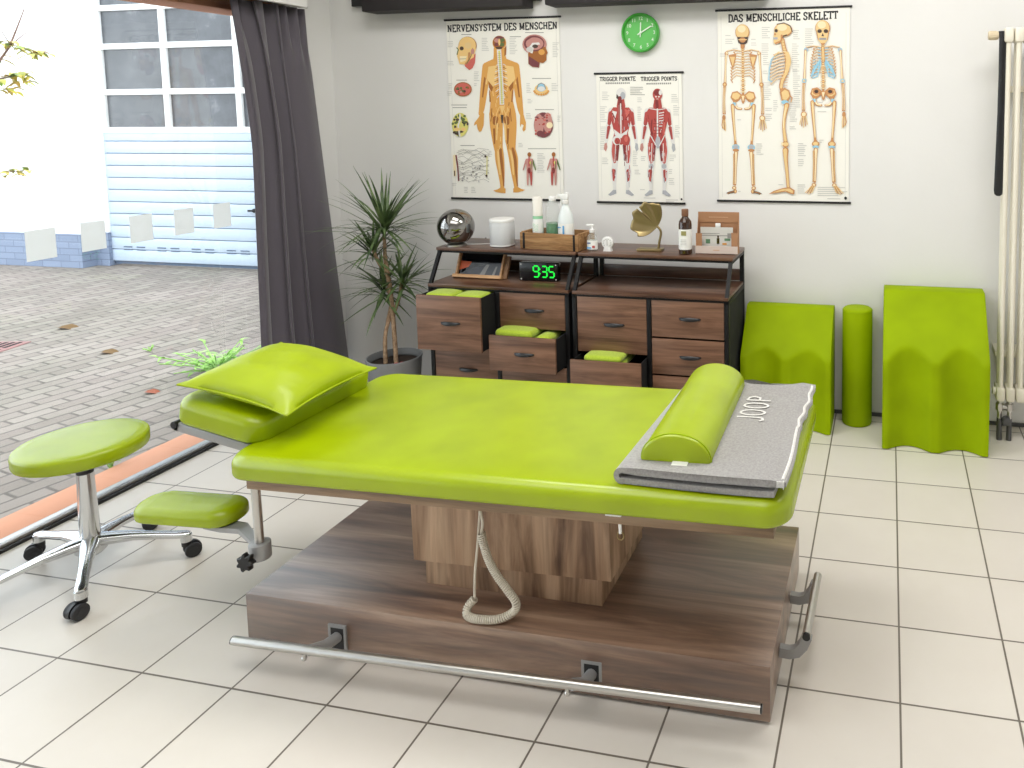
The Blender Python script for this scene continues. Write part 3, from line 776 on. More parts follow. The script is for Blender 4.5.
# half round bolster
def bolster():
    t = thing('half_round_bolster', 'lime green half round bolster lying across the grey blanket', 'bolster', (-.287, -1.41, .7), radians(1.8)); O = (-.285, -1.41, .706)
    m = MB(off(O)); prof = []
    hw, h = .095, .072
    for k in range(29):
        a = pi * k / 28; prof.append((hw * cos(a), h * sin(a) ** .92))
    prof += [(-hw + .01, 0), (hw - .01, 0)]; prof = [(max(-hw, min(hw, x)), z) for x, z in prof]
    y0, y1 = -1.700, -1.13; rings = []
    def yofs(y): return 0.0
    for y, f in ((y0, .93), (y0 + .003, .985), (y0 + .012, 1), (y1 - .012, 1), (y1 - .003, .985), (y1, .93)):
        rings.append([(-.285 + .02 * 0 + x * f, y, .713 + max(0, z * f)) for x, z in prof])
    m.loops(rings); m.build('bolster_cover', GREEN, t, 50)
    m = MB(off(O)); arc = [(-.285 + hw * 1.0 * cos(pi * k / 28), y0 + .010, .713 + h * sin(pi * k / 28) ** .92) for k in range(29)]
    m.tube(arc, .0022, 6); m.build('end_piping', GREENF, t)
    m = MB(off(O)); m.box(-.292, -.250, y0 - .018, y0 + .004, .7135, .715, 0, rot=(radians(8), 0, 0)); m.build('care_tag', LABEL, t)
bolster()

# ------------------------------------------------------------------ stool
def stool():
    cx, cy = -2.505, -1.497; O = (cx, cy, 0)
    t = thing('stool', 'round lime green swivel stool on a polished five star base with castors', 'stool', O)
    m = MB(); m.lathe([(.10, .438), (.176, .4385), (.184, .442), (.187, .449), (.1875, .478), (.1855, .485), (.180, .4895), (.15, .4915), (.05, .492)], n=56); m.build('seat', GREEN, t, 60)
    m = MB(); m.lathe([(.03, .424), (.15, .428), (.16, .434), (.155, .439), (.02, .439)], n=40); m.build('seat_plate', BLACKP, t)
    m = MB(); m.lathe([(.014, .31), (.014, .425)], n=20); m.build('piston', CHROME, t)
    m = MB(); m.lathe([(.022, .365), (.025, .368), (.025, .382), (.018, .386)], n=28); m.build('piston_collar', BLACKP, t)
    m = MB(); m.lathe([(.030, .10), (.0285, .20), (.026, .30), (.0245, .368)], n=32); m.build('gas_column', CHROME, t)
    m = MB(); m.lathe([(.034, .072), (.046, .085), (.048, .11), (.040, .128), (.031, .136)], n=32); m.build('base_hub', CHROME, t)
    for k in range(5):
        a = radians(-43 + 72 * k); d = Vector((cos(a), sin(a), 0)); s = Vector((-sin(a), cos(a), 0))
        m = MB(); rows = []
        for (r, z, w, h) in ((.02, .118, .030, .020), (.07, .116, .026, .018), (.13, .112, .020, .014), (.20, .100, .017, .012), (.26, .090, .018, .011), (.285, .087, .018, .011), (.300, .085, .012, .009)):
            c = d * r + Vector((0, 0, z)); ring = []
            for q in range(12):
                b = 2 * pi * q / 12; cx_ = cos(b); sz = sin(b)
                ring.append(c + s * w * (abs(cx_) ** .7) * (1 if cx_ > 0 else -1) + Vector((0, 0, 1)) * h * (abs(sz) ** .7) * (1 if sz > 0 else -1))
            rows.append(ring)
        m.loops(rows); m.cyl(d * .287 + Vector((0, 0, .062)), d * .287 + Vector((0, 0, .086)), .018, 20); m.build('leg', CHROME, t, 50)
        # castor turned its own way
        ca = a + (-.9, .5, 2.2, .8, -1.4)[k]; f = Vector((cos(ca), sin(ca), 0)); l = Vector((-sin(ca), cos(ca), 0)); piv = d * .287
        m = MB(); m.cyl(piv + Vector((0, 0, .045)), piv + Vector((0, 0, .064)), .016, 16)
        hood = []
        for q in range(9):
            b = radians(-20 + 150 * q / 8); hood.append((-.021 * 0 + .0285 * cos(b), .0275 + .0285 * sin(b)))
        for sgn in (0,):
            c0 = piv + f * .016
            r0 = [c0 + f * x + l * -.007 + Vector((0, 0, z)) for x, z in hood] + [c0 + l * -.007 + Vector((0, 0, .028))]
            r1 = [p + l * .014 for p in r0]; m.loops([r0, r1])
        m.build('castor_hood', BLACKP, t); hood_o = COL.objects[-1]
        for sgn in (-1, 1):
            m = MB(); c = piv + f * .016 + Vector((0, 0, .0265)); m.cyl(c + l * sgn * .008, c + l * sgn * .024, .0262, 26, 0, .004); m.cyl(c + l * sgn * .022, c + l * sgn * .0255, .013, 18)
            m.build('wheel', RUBBER, hood_o)
    return t
stool()

# ------------------------------------------------------------------ foam positioning cushions
def wedge(name, label, x0, x1, yf, zmid, ztop, ytop, yback, groove):
    O = ((x0 + x1) / 2, (yf + yback) / 2, 0); t = thing(name, label, 'foam cushion', O)
    nx, nz = 48, 40; mb = MB(off(O)); W = x1 - x0; rings = []
    def g(u):
        e = min(u, 1 - u)
        v = 0.0
        for c, w in ((.265, .20), (.735, .20)):
            q = abs(u - c) / w
            if q < 1: v = max(v, (1 - q * q) ** 1.15)
        return v
    for i in range(nx + 1):
        u = i / nx; x = x0 + W * u; inset = 0
        e = min(u, 1 - u) * W; rr = .02
        inset = rr - sqrt(max(0, rr * rr - (rr - e) ** 2)) if e < rr else 0
        col = []
        for j in range(nz + 1):
            z = .004 + (ztop - .004) * j / nz
            slope = yf + (ytop - yf) * max(0, (z - zmid)) / (ztop - zmid)
            lower = yf + groove * g(u)
            k = .004; y = k * math.log(math.exp((slope - yf) / k) + math.exp((lower - yf) / k)) + yf - (k * math.log(2) if True else 0)
            y += inset * .8 + .0015 * sin(30 * z + 8 * u)
            if j == nz: y += .0
            col.append((x + (inset * .4 if u < .5 else -inset * .4), y, z - (inset * .5 if j == nz else 0)))
        col.append((col[-1][0], col[-1][1] + .012, ztop + .006 - inset * .5)); col.append((col[-1][0], yback - .01, ztop + .004 - inset * .5)); col.append((col[-1][0], yback, ztop - .01))
        col.append((col[-1][0], yback, .012)); col.append((col[-1][0], yback - .01, .002)); col.append((col[-1][0], col[0][1] + .01, .0))
        rings.append(col)
    mb.loops(rings); mb.build('foam_cover', GREENF, t, 50)
    for r in (rings[1], rings[-2]):
        q = MB(off(O)); q.tube(r[2:-1], .0022, 5); q.build('edge_seam', GREENF, t)
    return t
wedge('leg_wedge_cushion', 'tall lime green wedge cushion with two leg grooves standing beside the radiator', .236, .742, -.002, .435, .712, .25, YW - .016, .055)
wedge('leg_wedge_cushion', 'lower lime green grooved wedge cushion between dark cabinet and green roll', -.474, .0, .098, .375, .592, .29, YW - .016, .042)
t = thing('roll_cushion', 'slim upright lime green foam roll standing between the two wedge cushions', 'foam roll', (.113, .292, 0))
m = MB(); m.lathe([(.068, 0), (.073, .002), (.0765, .010), (.0765, .592), (.073, .603), (.066, .608), (.03, .609)], n=40); m.build('roll_cover', GREENF, t, 50)
m = MB(); m.tube([(.0755 * cos(2 * pi * k / 40), .0755 * sin(2 * pi * k / 40), .597) for k in range(41)], .0018, 6, cap=False); m.build('piping', GREENF, t)

# ------------------------------------------------------------------ drawer cabinets
CABS = []
def cabinet(label, loc, rz, W, pulls):
    t = thing('drawer_cabinet', label, 'cabinet', loc, rz, 'drawer cabinets with a raised shelf along the back wall')
    yb, yf, T = .29, -.09, .022
    m = MB()
    for x in (0, W - T):
        m.box(x, x + T, yf, yf + T, 0, .712, .002); m.box(x, x + T, yb - T, yb, 0, .888, .002)
        m.box(x, x + T, yf, yb, .69, .711, .002); m.box(x, x + T, .0, yb, .872, .8885, .002); m.box(x, x + T, yf, yb, .05, .07, .002)
        r = [[(x + .002, yf + .002, .728), (x + T - .002, yf + .002, .728), (x + T - .002, yf + .02, .728), (x + .002, yf + .02, .728)], [(x + .002, .004, .886), (x + T - .002, .004, .886), (x + T - .002, .022, .886), (x + .002, .022, .886)]]
        m.loops(r)
    m.box(T, W - T, .004, .02, .876, .8885, .002); m.box(T, W - T, yf + .002, yf + .018, .700, .712, .002)
    m.box(W / 2 - .011, W / 2 + .011, yf, yf + T, .05, .70, .002); m.box(T, W - T, yf, yf + T, .05, .07, .002); m.box(T, W - T, yb - T, yb, .05, .07, .002); m.box(T, W - T, yb - T, yb, .40, .42, .002)
    m.build('steel_frame', BLACKM, t)
    m = MB(); m.box(-.002, W + .002, -.004, yb, .889, .905, .0015); m.build('raised_shelf', WALNT, t)
    m = MB(); m.box(.002, W - .002, yf - .004, yb - T, .7125, .728, .0015); m.build('cabinet_top', WALNT, t)
    m = MB(); m.box(T, W - T, yb - .018, yb - .004, .70 + .029, .79, .0015); m.build('back_panel', WALNT, t)
    m = MB(); m.box(.004, .008, yf + T, yb - T, .072, .69); m.box(W - .008, W - .004, yf + T, yb - T, .072, .69); m.box(T, W - T, yb - T, yb - T + .003, .072, .69); m.build('cloth_side', BLACKF, t, 0)
    c0, c1, c2, c3 = T + .003, W / 2 - .013, W / 2 + .013, W - T - .003
    rows = [(c0, c1, .420, .702), (c0, c1, .140, .408), (c2, c3, .518, .702), (c2, c3, .330, .508), (c2, c3, .140, .320)]
    for i, (x0, x1, z0, z1) in enumerate(rows):
        p = pulls.get(i, 0); y = yf + .003 - p
        m = MB(); m.box(x0, x1, y, y + .013, z0, z1, .0015); d = m.build('drawer', WALN, t)
        m = MB(); B = y + .013; E = y + .30; k = .006
        m.box(x0 + .004, x0 + .004 + k, B, E, z0 + .004, z1 - .006); m.box(x1 - .004 - k, x1 - .004, B, E, z0 + .004, z1 - .006)
        m.box(x0 + .004, x1 - .004, E, E + k, z0 + .004, z1 - .006); m.box(x0 + .004, x1 - .004, B, E, z0 + .002, z0 + .008); m.build('cloth_bin', BLACKF, d, 0)
        m = MB(); xc = (x0 + x1) / 2 + .012; zc = (z0 + z1) / 2 + .004; rowz = []
        for q in range(13):
            u = -1 + 2 * q / 12; dep = .022 * (1 - u * u) ** .6; hh = .004 + .007 * (1 - u * u)
            rowz.append([(xc + .056 * u, y - dep, zc + hh * .4), (xc + .056 * u, y - dep + .007, zc + hh), (xc + .056 * u, y - dep + .009, zc - hh), (xc + .056 * u, y - dep + .001, zc - hh * .8)])
        m.loops(rowz); m.build('handle', BLACKP, d, 60)
    CABS.append((t, rows, yf, pulls)); return t
LOCL, RZL, WL = (-2.103, .026, 0), -.022, .800
LOCR, RZR, WR = (-1.286, .006, 0), -.010, .806
cabinet('dark walnut drawer cabinet with two open drawers and the silver globe on top', LOCL, RZL, WL, {0: .14, 3: .115})
cabinet('dark walnut drawer cabinet with one open drawer and the brass leaf on top', LOCR, RZR, WR, {1: .10})
def place(loc, rz, x, y, z):
    return (loc[0] + x * cos(rz) - y * sin(rz), loc[1] + x * sin(rz) + y * cos(rz), z)
def towel(label, loc, rz, x0, x1, y0, y1, z0, z1, folds=2):
    O = place(loc, rz, (x0 + x1) / 2, (y0 + y1) / 2, z0)
    hx, hy, h = (x1 - x0) / 2, (y1 - y0) / 2, (z1 - z0) / folds
    m = MB()
    for k in range(folds):
        m.cushion(-hx + .003 * k, hx - .004 * k, -hy, hy - .003 * k, h * k, h * (k + 1) + .001, .02, min(.018, h * .48), min(.018, h * .48), 0, 5, 5, .004)
    t = m.build('folded_towel', GREENT, None, 60); t.location = O; t.rotation_euler = (0, 0, rz); return tag(t, label, 'towel', 'lime towels in the open drawers')
towel('lime folded towel nearest the plant in the deep open drawer', LOCL, RZL, .040, .205, -.185, .07, .60, .700, 2)
towel('lime folded towel nearest the digital clock in the deep open drawer', LOCL, RZL, .210, .368, -.185, .07, .60, .698, 2)
towel('thick lime folded towel in the shallow open drawer under the digital clock', LOCL, RZL, .418, .630, -.165, .06, .44, .525, 2)
towel('thin lime towel tucked beside the thick one in the shallow open drawer', LOCL, RZL, .640, .720, -.15, .05, .44, .500, 1)
towel('lime folded towel lying alone in a half open lower drawer', LOCR, RZR, .08, .285, -.165, .05, .36, .425, 2)

# ------------------------------------------------------------------ things on the cabinets
ZT, ZS = .905, .728
def at(px, py, z=ZT): return (px, py, z)
# mirrored globe lamp
O = at(-2.018, .078); t = thing('globe_lamp', 'smoked mirror globe lamp next to the white loudspeaker', 'lamp', O)
m = MB(); m.sphere((0, 0, .103), .097, 48, 30); m.build('globe', MIRROR, t, 80)
m = MB(); m.lathe([(.052, 0), (.054, .002), (.054, .010), (.046, .013)], n=32); m.build('base_ring', STEEL, t)
m = MB(); m.tube(smooth_path([(.05, .02, .006), (.12, .05, .004), (.2, .09, .004), (.27, .12, .004)], 5), .002, 6); m.build('power_cord', WHITEP, t)
# speaker
O = at(-1.768, .115); t = thing('speaker', 'white rounded loudspeaker between the globe and the wooden crate', 'speaker', O, -.05)
m = MB(); m.cushion(-.060, .060, -.058, .058, .012, .132, .045, .002, .002, 0, 8, 2); m.build('speaker_grille', fabric('pale_grille_cloth', (214, 216, 218), (196, 198, 200), 600, .7, 0, .2), t)
m = MB(); m.cushion(-.0605, .0605, -.0585, .0585, .132, .150, .045, .006, .001, 0, 8, 3); m.build('top_cap', WHITEP, t)
m = MB(); m.cushion(-.060, .060, -.058, .058, .003, .012, .045, .001, .002, 0, 8, 2); m.build('bottom_cap', WHITEP, t)
m = MB(); m.cushion(-.054, .054, -.052, .052, 0, .003, .04, .001, .001, 0, 8, 2); m.build('foot_pad', BLACKP, t)
# crate
RZC = -.13; O = at(-1.455, .127); t = thing('wooden_crate', 'small worn wooden crate holding three cleaning bottles', 'crate', O, RZC); CO = O
L2, D2, H2 = .175, .085, .085
for ya in (-D2, D2 - .014):
    m = MB(); m.box(-L2, L2, ya, ya + .014, 0, H2, .002); m.build('side_board', CRATE, t)
m = MB(); m.box(-L2 + .014, L2 - .014, -D2 + .014, D2 - .014, 0, .012, .001); m.build('bottom_board', CRATE, t)
for x in (-L2, L2 - .016):
    m = MB(); m.box(x, x + .016, -D2 + .014, D2 - .014, 0, H2 + .004, .002); m.build('end_board', CRATE, t)
for x in (-L2 + .018, L2 - .030):
    m = MB(); m.box(x, x + .012, -D2 - .0015, -D2, .001, H2, .0004); m.box(x, x + .012, D2, D2 + .0015, .001, H2, .0004); m.build('iron_strap', BLACKM, t)
def incrate(x, y): return place(CO, RZC, x, y, ZT + .013)
# lotion bottle with tall white cap
O = incrate(-.098, -.03); t = thing('lotion_bottle', 'white lotion bottle with tall cap and mint label in the crate', 'bottle', O, RZC)
m = MB(); m.lathe([(.026, 0), (.029, .004), (.029, .10), (.0275, .128), (.0255, .14)], n=28); m.build('bottle_body', WHITEP, t)
m = MB(); m.lathe([(.0262, .1405), (.0255, .155), (.0245, .156)], n=28); m.build('mint_band', MINT, t)
m = MB(); m.lathe([(.0245, .156), (.0265, .157), (.0262, .252), (.024, .257), (.01, .258)], n=28); m.build('cap', plain('warm_white_cap', (240, 236, 228), .4), t)
m = MB(); m.lathe([(.0293, .075), (.0293, .122)], n=28, cap0=False, cap1=False); m.build('label', LABEL, t)
m = MB()
for k in range(5): m.tube([(.0295 * cos(a), .0295 * sin(a), .080 + .008 * k + .004 * sin(6 * a)) for a in [radians(q) for q in range(-125, -54, 10)]], .0008, 5)
m.build('label_print', MINT, t)
# clear bottle with green liquid
O = incrate(-.022, -.005); t = thing('soap_bottle', 'clear bottle part filled with green liquid in the crate', 'bottle', O, RZC)
m = MB(); m.lathe([(.034, 0), (.037, .004), (.037, .13), (.036, .19), (.028, .225), (.018, .234), (.017, .24)], n=28, cap1=False); m.build('bottle_body', SEMIW, t)
m = MB(); m.lathe([(.032, .003), (.0355, .006), (.0355, .118)], n=28); m.build('green_liquid', LIQG, t)
m = MB(); m.lathe([(.018, .234), (.0185, .236), (.0185, .256), (.016, .259), (.005, .26)], n=24); m.build('cap', WHITEP, t)
# spray bottle
O = incrate(.066, -.020); SPU = .02; t = thing('spray_bottle', 'white trigger spray bottle standing in the wooden crate', 'spray bottle', O, RZC)
m = MB(); m.lathe([(.040, 0), (.044, .005), (.044, .125), (.039, .165), (.024, .200), (.016, .216), (.015, .228)], n=30, sy=.75); m.build('bottle_body', plain('milky_plastic', (226, 232, 232), .3), t)
m = MB(); m.lathe([(.0445, .028), (.0445, .122)], n=30, cap0=False, cap1=False, sy=.755); m.build('label', LABEL, t)
m = MB(); m.box(.0, .010, -.0352, -.0335, .06, .112); m.box(-.030, -.01, -.034, -.030, .10, .105); m.build('blue_print', BLUEL, t, 0)
m = MB(Matrix.Translation((0, 0, .018))); m.lathe([(.017, .205), (.018, .207), (.018, .224), (.014, .228)], n=24)
m.box(-.030, .020, -.010, .010, .228, .258, .005); m.box(-.045, -.028, -.007, .007, .240, .256, .003); m.box(.0, .018, -.008, .008, .256, .266, .004)
m.tube([(-.018, 0, .238), (-.026, 0, .215), (-.024, 0, .195)], [.006, .005, .004], 8); m.build('trigger_head', WHITEP, t)
# pump bottle
O = at(-1.232, .062); t = thing('pump_bottle', 'small clear sanitiser pump bottle standing beside the crate', 'bottle', O)
m = MB(); m.lathe([(.025, 0), (.028, .003), (.028, .062), (.024, .080), (.013, .092), (.012, .098)], n=28, sy=.7); m.build('bottle_body', SEMIW, t)
m = MB(); m.lathe([(.0284, .010), (.0284, .055)], n=28, cap0=False, cap1=False, sy=.71); m.build('label', LABEL, t)
m = MB(); m.box(-.020, -.002, -.0206, -.0196, .040, .046); m.build('navy_print', NAVY, t, 0)
m = MB(); m.box(.006, .020, -.0198, -.018, .018, .030); m.build('red_print', REDL, t, 0)
m = MB(); m.box(-.022, .002, -.0206, -.019, .014, .022); m.build('blue_print', BLUEL, t, 0)
m = MB(); m.lathe([(.014, .096), (.0145, .098), (.0145, .112), (.006, .114), (.005, .128)], n=20); m.box(-.030, .010, -.007, .007, .128, .139, .003); m.build('pump_head', WHITEP, t)
# little white dial
O = at(-1.150, .068); t = thing('dial_thermometer', 'small round white dial on a foot beside the pump bottle', 'thermometer', O)
m = MB(); m.prism([(-.022, 0), (.022, 0), (.016, .02), (-.016, .02)], -.012, .012, axis='y'); m.build('foot', WHITEP, t)
m = MB(); m.cyl((0, .010, .044), (0, -.010, .044), .031, 36, 0, .003); m.build('dial_case', WHITEP, t)
m = MB()
for k in range(11):
    a = radians(-40 + 26 * k); m.box(.021 * cos(a) - .0012, .021 * cos(a) + .0012, -.0112, -.0100, .044 + .021 * sin(a) - .003, .044 + .021 * sin(a) + .003, rot=(0, -a + pi / 2, 0))
m.box(-.0012, .0012, -.0112, -.0100, .030, .062); m.build('dial_marks', MIDINK, t, 0)
# ginkgo leaf sculpture
O = at(-.932, .11); t = thing('leaf_sculpture', 'antique brass ginkgo leaf sculpture standing on a small plinth', 'sculpture', O)
m = MB(); m.box(-.068, .062, -.032, .032, 0, .014, .003); m.build('plinth', BRASS, t)
m = MB(); m.tube(smooth_path([(.040, 0, .012), (.046, 0, .05), (.054, 0, .085), (.052, 0, .108), (.036, 0, .128)], 6), [.0065] * 25, 10); m.build('stem', BRASS, t)
m = MB(); bx, bz = .036, .124; nr, na = 12, 60; rows = []
for j in range(nr + 1):
    r = j / nr; row = []
    for i in range(na + 1):
        f = i / na; a = radians(142 + (i / na - .5) * (168 - 34 * r * r))
        R_ = .144 * (.70 + .30 * sin(pi * f) ** .55) + .005 * sin(26 * f) + .003 * sin(47 * f)
        notch = max(0, 1 - abs(f - .44) / .02); R_ *= 1 - .42 * notch
        if f > .72: R_ *= 1.0 + .04 * sin((f - .72) * 20)
        rr_ = R_ * r
        row.append((bx + rr_ * cos(a), -.009 * sin(2.2 * pi * f) * r - .0016 * sin(34 * f) * r * r - .012 * r * r, bz + rr_ * sin(a)))
    rows.append(row)
m.loops(rows, 0, False, False, closed=False); lf = m.build('leaf_fan', BRASS, t, 60); md = lf.modifiers.new('thick', 'SOLIDIFY'); md.thickness = .004
# brown bottle
O = at(-.735, .062); t = thing('oil_bottle', 'brown glass oil bottle with a plain white label and brown cap', 'bottle', O)
m = MB(); m.lathe([(.030, 0), (.0335, .004), (.0335, .150), (.031, .166), (.017, .186), (.015, .192), (.015, .200)], n=32); m.build('bottle_body', AMBER, t)
m = MB(); m.lathe([(.0338, .026), (.0338, .128)], n=32, cap0=False, cap1=False); m.build('label', LABEL, t)
m = MB(); m.lathe([(.0165, .192), (.0175, .194), (.0175, .224), (.016, .227), (.004, .2275)], n=24); m.build('cap', CAPB, t)
m = MB(); m.box(-.012, .014, -.0350, -.0333, .098, .120); m.build('label_crest', plain('olive_label_print', (150, 146, 92), .6), t, 0)
m = MB()
for k in range(4): m.box(-.016, .014, -.0346, -.0335, .075 - k * .008, .078 - k * .008)
m.build('label_text', GREYINK, t, 0)
# cardboard display
O = at(-.578, .105); t = thing('display_box', 'open brown cardboard display box beside the amber bottle', 'display box', O, .03)
m = MB(); m.box(-.105, .105, .030, .034, 0, .205, .001); m.prism([(.03, .0), (-.035, .0), (-.035, .045), (.0, .12), (.03, .205)], -.105, -.102, axis='x'); m.prism([(.03, .0), (-.035, .0), (-.035, .045), (.0, .12), (.03, .205)], .102, .105, axis='x'); m.build('carton', CARD, t, 0)
m = MB(); m.box(-.106, .106, .0265, .030, .152, .206, .001); m.box(-.106, -.075, -.030, -.027, .03, .105, .001); m.box(.075, .106, -.030, -.027, .03, .11, .001); m.build('header_flap', CARD, t, 0)
m = MB(); m.box(-.108, .108, -.0375, -.034, .004, .042, .001); m.box(-.10, .10, -.034, .03, .002, .006); m.build('front_lip', CARDL, t, 0)
m = MB(); m.box(-.088, .078, .000, .002, .02, .132); m.build('printed_card', plain('pale_printed_card', (206, 204, 198), .5), t, 0)
m = MB()
for (x, z, w, h, mi) in ((-.02, .09, .16, .004, 2), (-.04, .10, .10, .003, 2), (.002, .062, .014, .03, 0), (.002, .085, .008, .012, 0), (-.05, .06, .022, .022, 1), (.05, .07, .03, .012, 1), (.035, .048, .022, .01, 3), (.06, .09, .02, .025, 2)):
    m.box(x - w / 2, x + w / 2, -.001, .0, z - h / 2, z + h / 2, mi=mi)
m.build('card_print', [AMBER, plain('soft_green_print', (92, 128, 96), .6), MIDINK, plain('amber_print', (206, 146, 70), .6)], t, 0)
m = MB(); m.box(-.014, .012, .012, .022, .125, .150, .002); m.build('sample_vial', WHITEP, t)
m = MB(); m.box(-.05, .05, .0255, .0266, .178, .181); m.box(-.016, .016, -.0385, -.0374, .020, .024); m.build('carton_print', plain('pale_carton_print', (198, 160, 128), .8), t, 0)
# wooden framed picture, lying back on the shelf under the globe
O = (-1.905, .085, ZS); t = thing('framed_picture', 'pale wood frame with a dark glossy picture leaning on the shelf', 'framed picture', O, -.03)
LM = Matrix.Rotation(radians(-24), 4, 'X')
m = MB(LM); w, h = .140, .150
m.box(-w - .008, w + .004, -.016, .02, .0, .018, .002); m.box(-w, -w + .012, -.006, .02, .018, h, .002); m.box(w - .012, w, -.006, .02, .018, h, .002); m.box(-w, w, -.006, .02, h - .010, h, .002); m.build('frame', LIGHTWOOD, t)
m = MB(LM); m.box(-w + .012, w - .012, .010, .014, .018, h - .01); m.build('picture', SCREEN, t, 0)
m = MB(LM); m.prism([(-w + .014, .045), (-w + .015, .095), (-.06, .092), (-.075, .062)], .0085, .0098, 0, 'y'); m.prism([(-w + .02, .02), (-.085, .045), (-.02, .062), (.06, .085), (.12, .09), (.12, .02)], .0088, .0098, 1, 'y'); m.prism([(.0, .02), (.03, .08), (.05, .08), (.03, .02)], .0080, .0087, 2, 'y'); m.prism([(.075, .02), (.09, .07), (.10, .07), (.09, .02)], .0080, .0087, 2, 'y'); m.build('picture_shape', [ORANGE, SLATE, PALEPIC], t, 0)
m = MB(LM); m.box(w + .002, w + .028, .004, .020, .004, h - .02, .002); m.build('stand_board', wood('stand_wood', [(120, 86, 58), (138, 102, 72), (150, 114, 82), (160, 122, 90)], 2, 3, .6, False), t)
# digital clock
O = (-1.545, .095, ZS); t = thing('digital_clock', 'black digital alarm clock with glowing green digits on the shelf', 'clock', O, .02)
m = MB(); m.box(-.108, .108, -.02, .02, .002, .100, .003); m.build('clock_case', plain('gloss_black', (14, 15, 18), .15), t)
for x in (-.09, .06): m = MB(); m.box(x, x + .03, -.015, .015, 0, .003); m.build('clock_foot', BLACKP, t)
SEG = {'9': 'abcdfg', '3': 'abcdg', '5': 'acdfg'}
m = MB()
def digit(ch, x, z, w, h, th=.007):
    H = {'a': h, 'g': h / 2, 'd': 0}; 
    for s in SEG[ch]:
        if s in H: m.box(x + th * .5, x + w - th * .5, -.0212, -.0200, z + H[s] - th / 2, z + H[s] + th / 2)
        else:
            xx_ = x + (0 if s in 'fe' else w); z0 = z + (h / 2 if s in 'bf' else 0)
            m.box(xx_ - th / 2, xx_ + th / 2, -.0212, -.0200, z0 + th * .5, z0 + h / 2 - th * .5)
digit('9', -.028, .024, .030, .058); digit('3', .020, .024, .028, .058); digit('5', .060, .024, .028, .058)
for z in (.042, .066): m.box(.006, .012, -.0212, -.0200, z - .003, z + .003)
m.build('digits', LED, t, 0)
for x in (-.098, .098):
    for z in (.012, .09): m = MB(); m.box(x - .003, x + .003, -.0206, -.0200, z - .003, z + .003); m.build('corner_mark', WHITEP, t, 0)
# black cable on the wall side of the left cabinet
m = MB(); m.tube(smooth_path([(-2.01, .36, .90), (-2.005, .362, .80), (-2.0, .362, .70), (-2.03, .362, .4), (-2.1, .362, .15), (-2.135, .355, .05), (-2.15, .28, .008), (-2.135, .16, .006), (-2.165, .06, .006), (-2.13, -.02, .006)], 8), .004, 8)
tag(m.build('power_cable', BLACKP), 'black power cable hanging behind the left cabinet end to the floor', 'cable')

# ------------------------------------------------------------------ wall charts
PUTT = lambda x, y: (x, YW - .0058, y)
class Art:
    """flat printing on a chart; drawing units are mapped onto the sheet by fx, fz"""
    def __init__(self, fx, fz, O): self.mb = MB(off(O)); self.fx = fx; self.fz = fz; self.d = 0; self.O = O
    def put(self, x, y): return (self.fx(x, y), YW - .0052 - self.d, self.fz(x, y))
    def flush(self, name, par):
        self.mb.build(name, PMATS, par, 0); self.mb = MB(off(self.O))
    def nxt(self): self.d += .000012
    def poly(self, pts, mi):
        self.nxt(); self.mb.face([self.mb.v(self.put(*p)) for p in pts], mi)
    def ell(self, cx, cy, rx, ry, mi, n=22, rot=0.0):
        self.poly([(cx + rx * cos(2 * pi * k / n) * cos(rot) - ry * sin(2 * pi * k / n) * sin(rot), cy + rx * cos(2 * pi * k / n) * sin(rot) + ry * sin(2 * pi * k / n) * cos(rot)) for k in range(n)], mi)
    def line(self, pts, w, mi):
        self.nxt(); stroke2d(self.mb, pts, w, self.put, mi)
    def limb(self, pts, rad, mi):
        """tapering limb as one outline"""
        P = []; RR = []
        n = len(pts)
        for i in range(n - 1):
            p0, p1, p2, p3 = [Vector(pts[max(0, min(n - 1, i + k))]) for k in (-1, 0, 1, 2)]
            r0, r1, r2, r3 = [rad[max(0, min(n - 1, i + k))] for k in (-1, 0, 1, 2)]
            for k in range(6):
                t = k / 6; q = lambda a, b, c, d: .5 * (2 * b + (c - a) * t + (2 * a - 5 * b + 4 * c - d) * t * t + (3 * b - a - 3 * c + d) * t ** 3)
                P.append(q(p0, p1, p2, p3)); RR.append(max(.3, q(r0, r1, r2, r3)))
        P.append(Vector(pts[-1])); RR.append(rad[-1])
        self.line([tuple(p) for p in P], [2 * r for r in RR], mi)
        self.ell(*pts[0], rad[0], rad[0], mi, 12); self.ell(*pts[-1], rad[-1], rad[-1], mi, 12)
    def text_lines(self, x, y, w, n, dy, mi, h=3, seedv=0):
        R = random.Random(seedv + int(x * 7 + y))
        for k in range(n): self.line([(x, y + k * dy), (x + w * R.uniform(.6, 1), y + k * dy)], h, mi)
def chart(label, xl, xr, zt, zb, O):
    t = thing('wall_chart', label, 'poster', O)
    m = MB(off(O)); m.box(xl + .012, xr - .012, YW - .005, YW - .0035, zb, zt, 0); m.build('sheet', PAPER, t, 0)
    for z in (zt, zb):
        m = MB(off(O)); m.box(xl, xr, YW - .010, YW - .001, z - .0055, z + .0055, .002); m.build('hanging_bar', BLACKP, t)
    x0, x1 = xl + .03, xr - .03
    for a, b, c, d in ((x0, x0 + .0015, zb + .02, zt - .03), (x1 - .0015, x1, zb + .02, zt - .03)): m = MB(off(O)); m.box(a, b, YW - .0053, YW - .005, c, d); m.build('border_line', GREYINK, t, 0)
    return t
SKIN = plain('print_ochre', (220, 162, 84), .6); SKIND = plain('print_brown', (160, 98, 44), .6); SKINL = plain('print_light_ochre', (238, 200, 132), .6)
BONE = plain('print_bone', (232, 200, 142), .6); BONED = plain('print_bone_brown', (196, 140, 90), .6); BONEL = plain('print_bone_light', (244, 226, 186), .6)
REDM = plain('print_muscle_red', (178, 72, 66), .6); REDD = plain('print_dark_red', (128, 44, 44), .6); REDLT = plain('print_light_red', (206, 104, 94), .6)
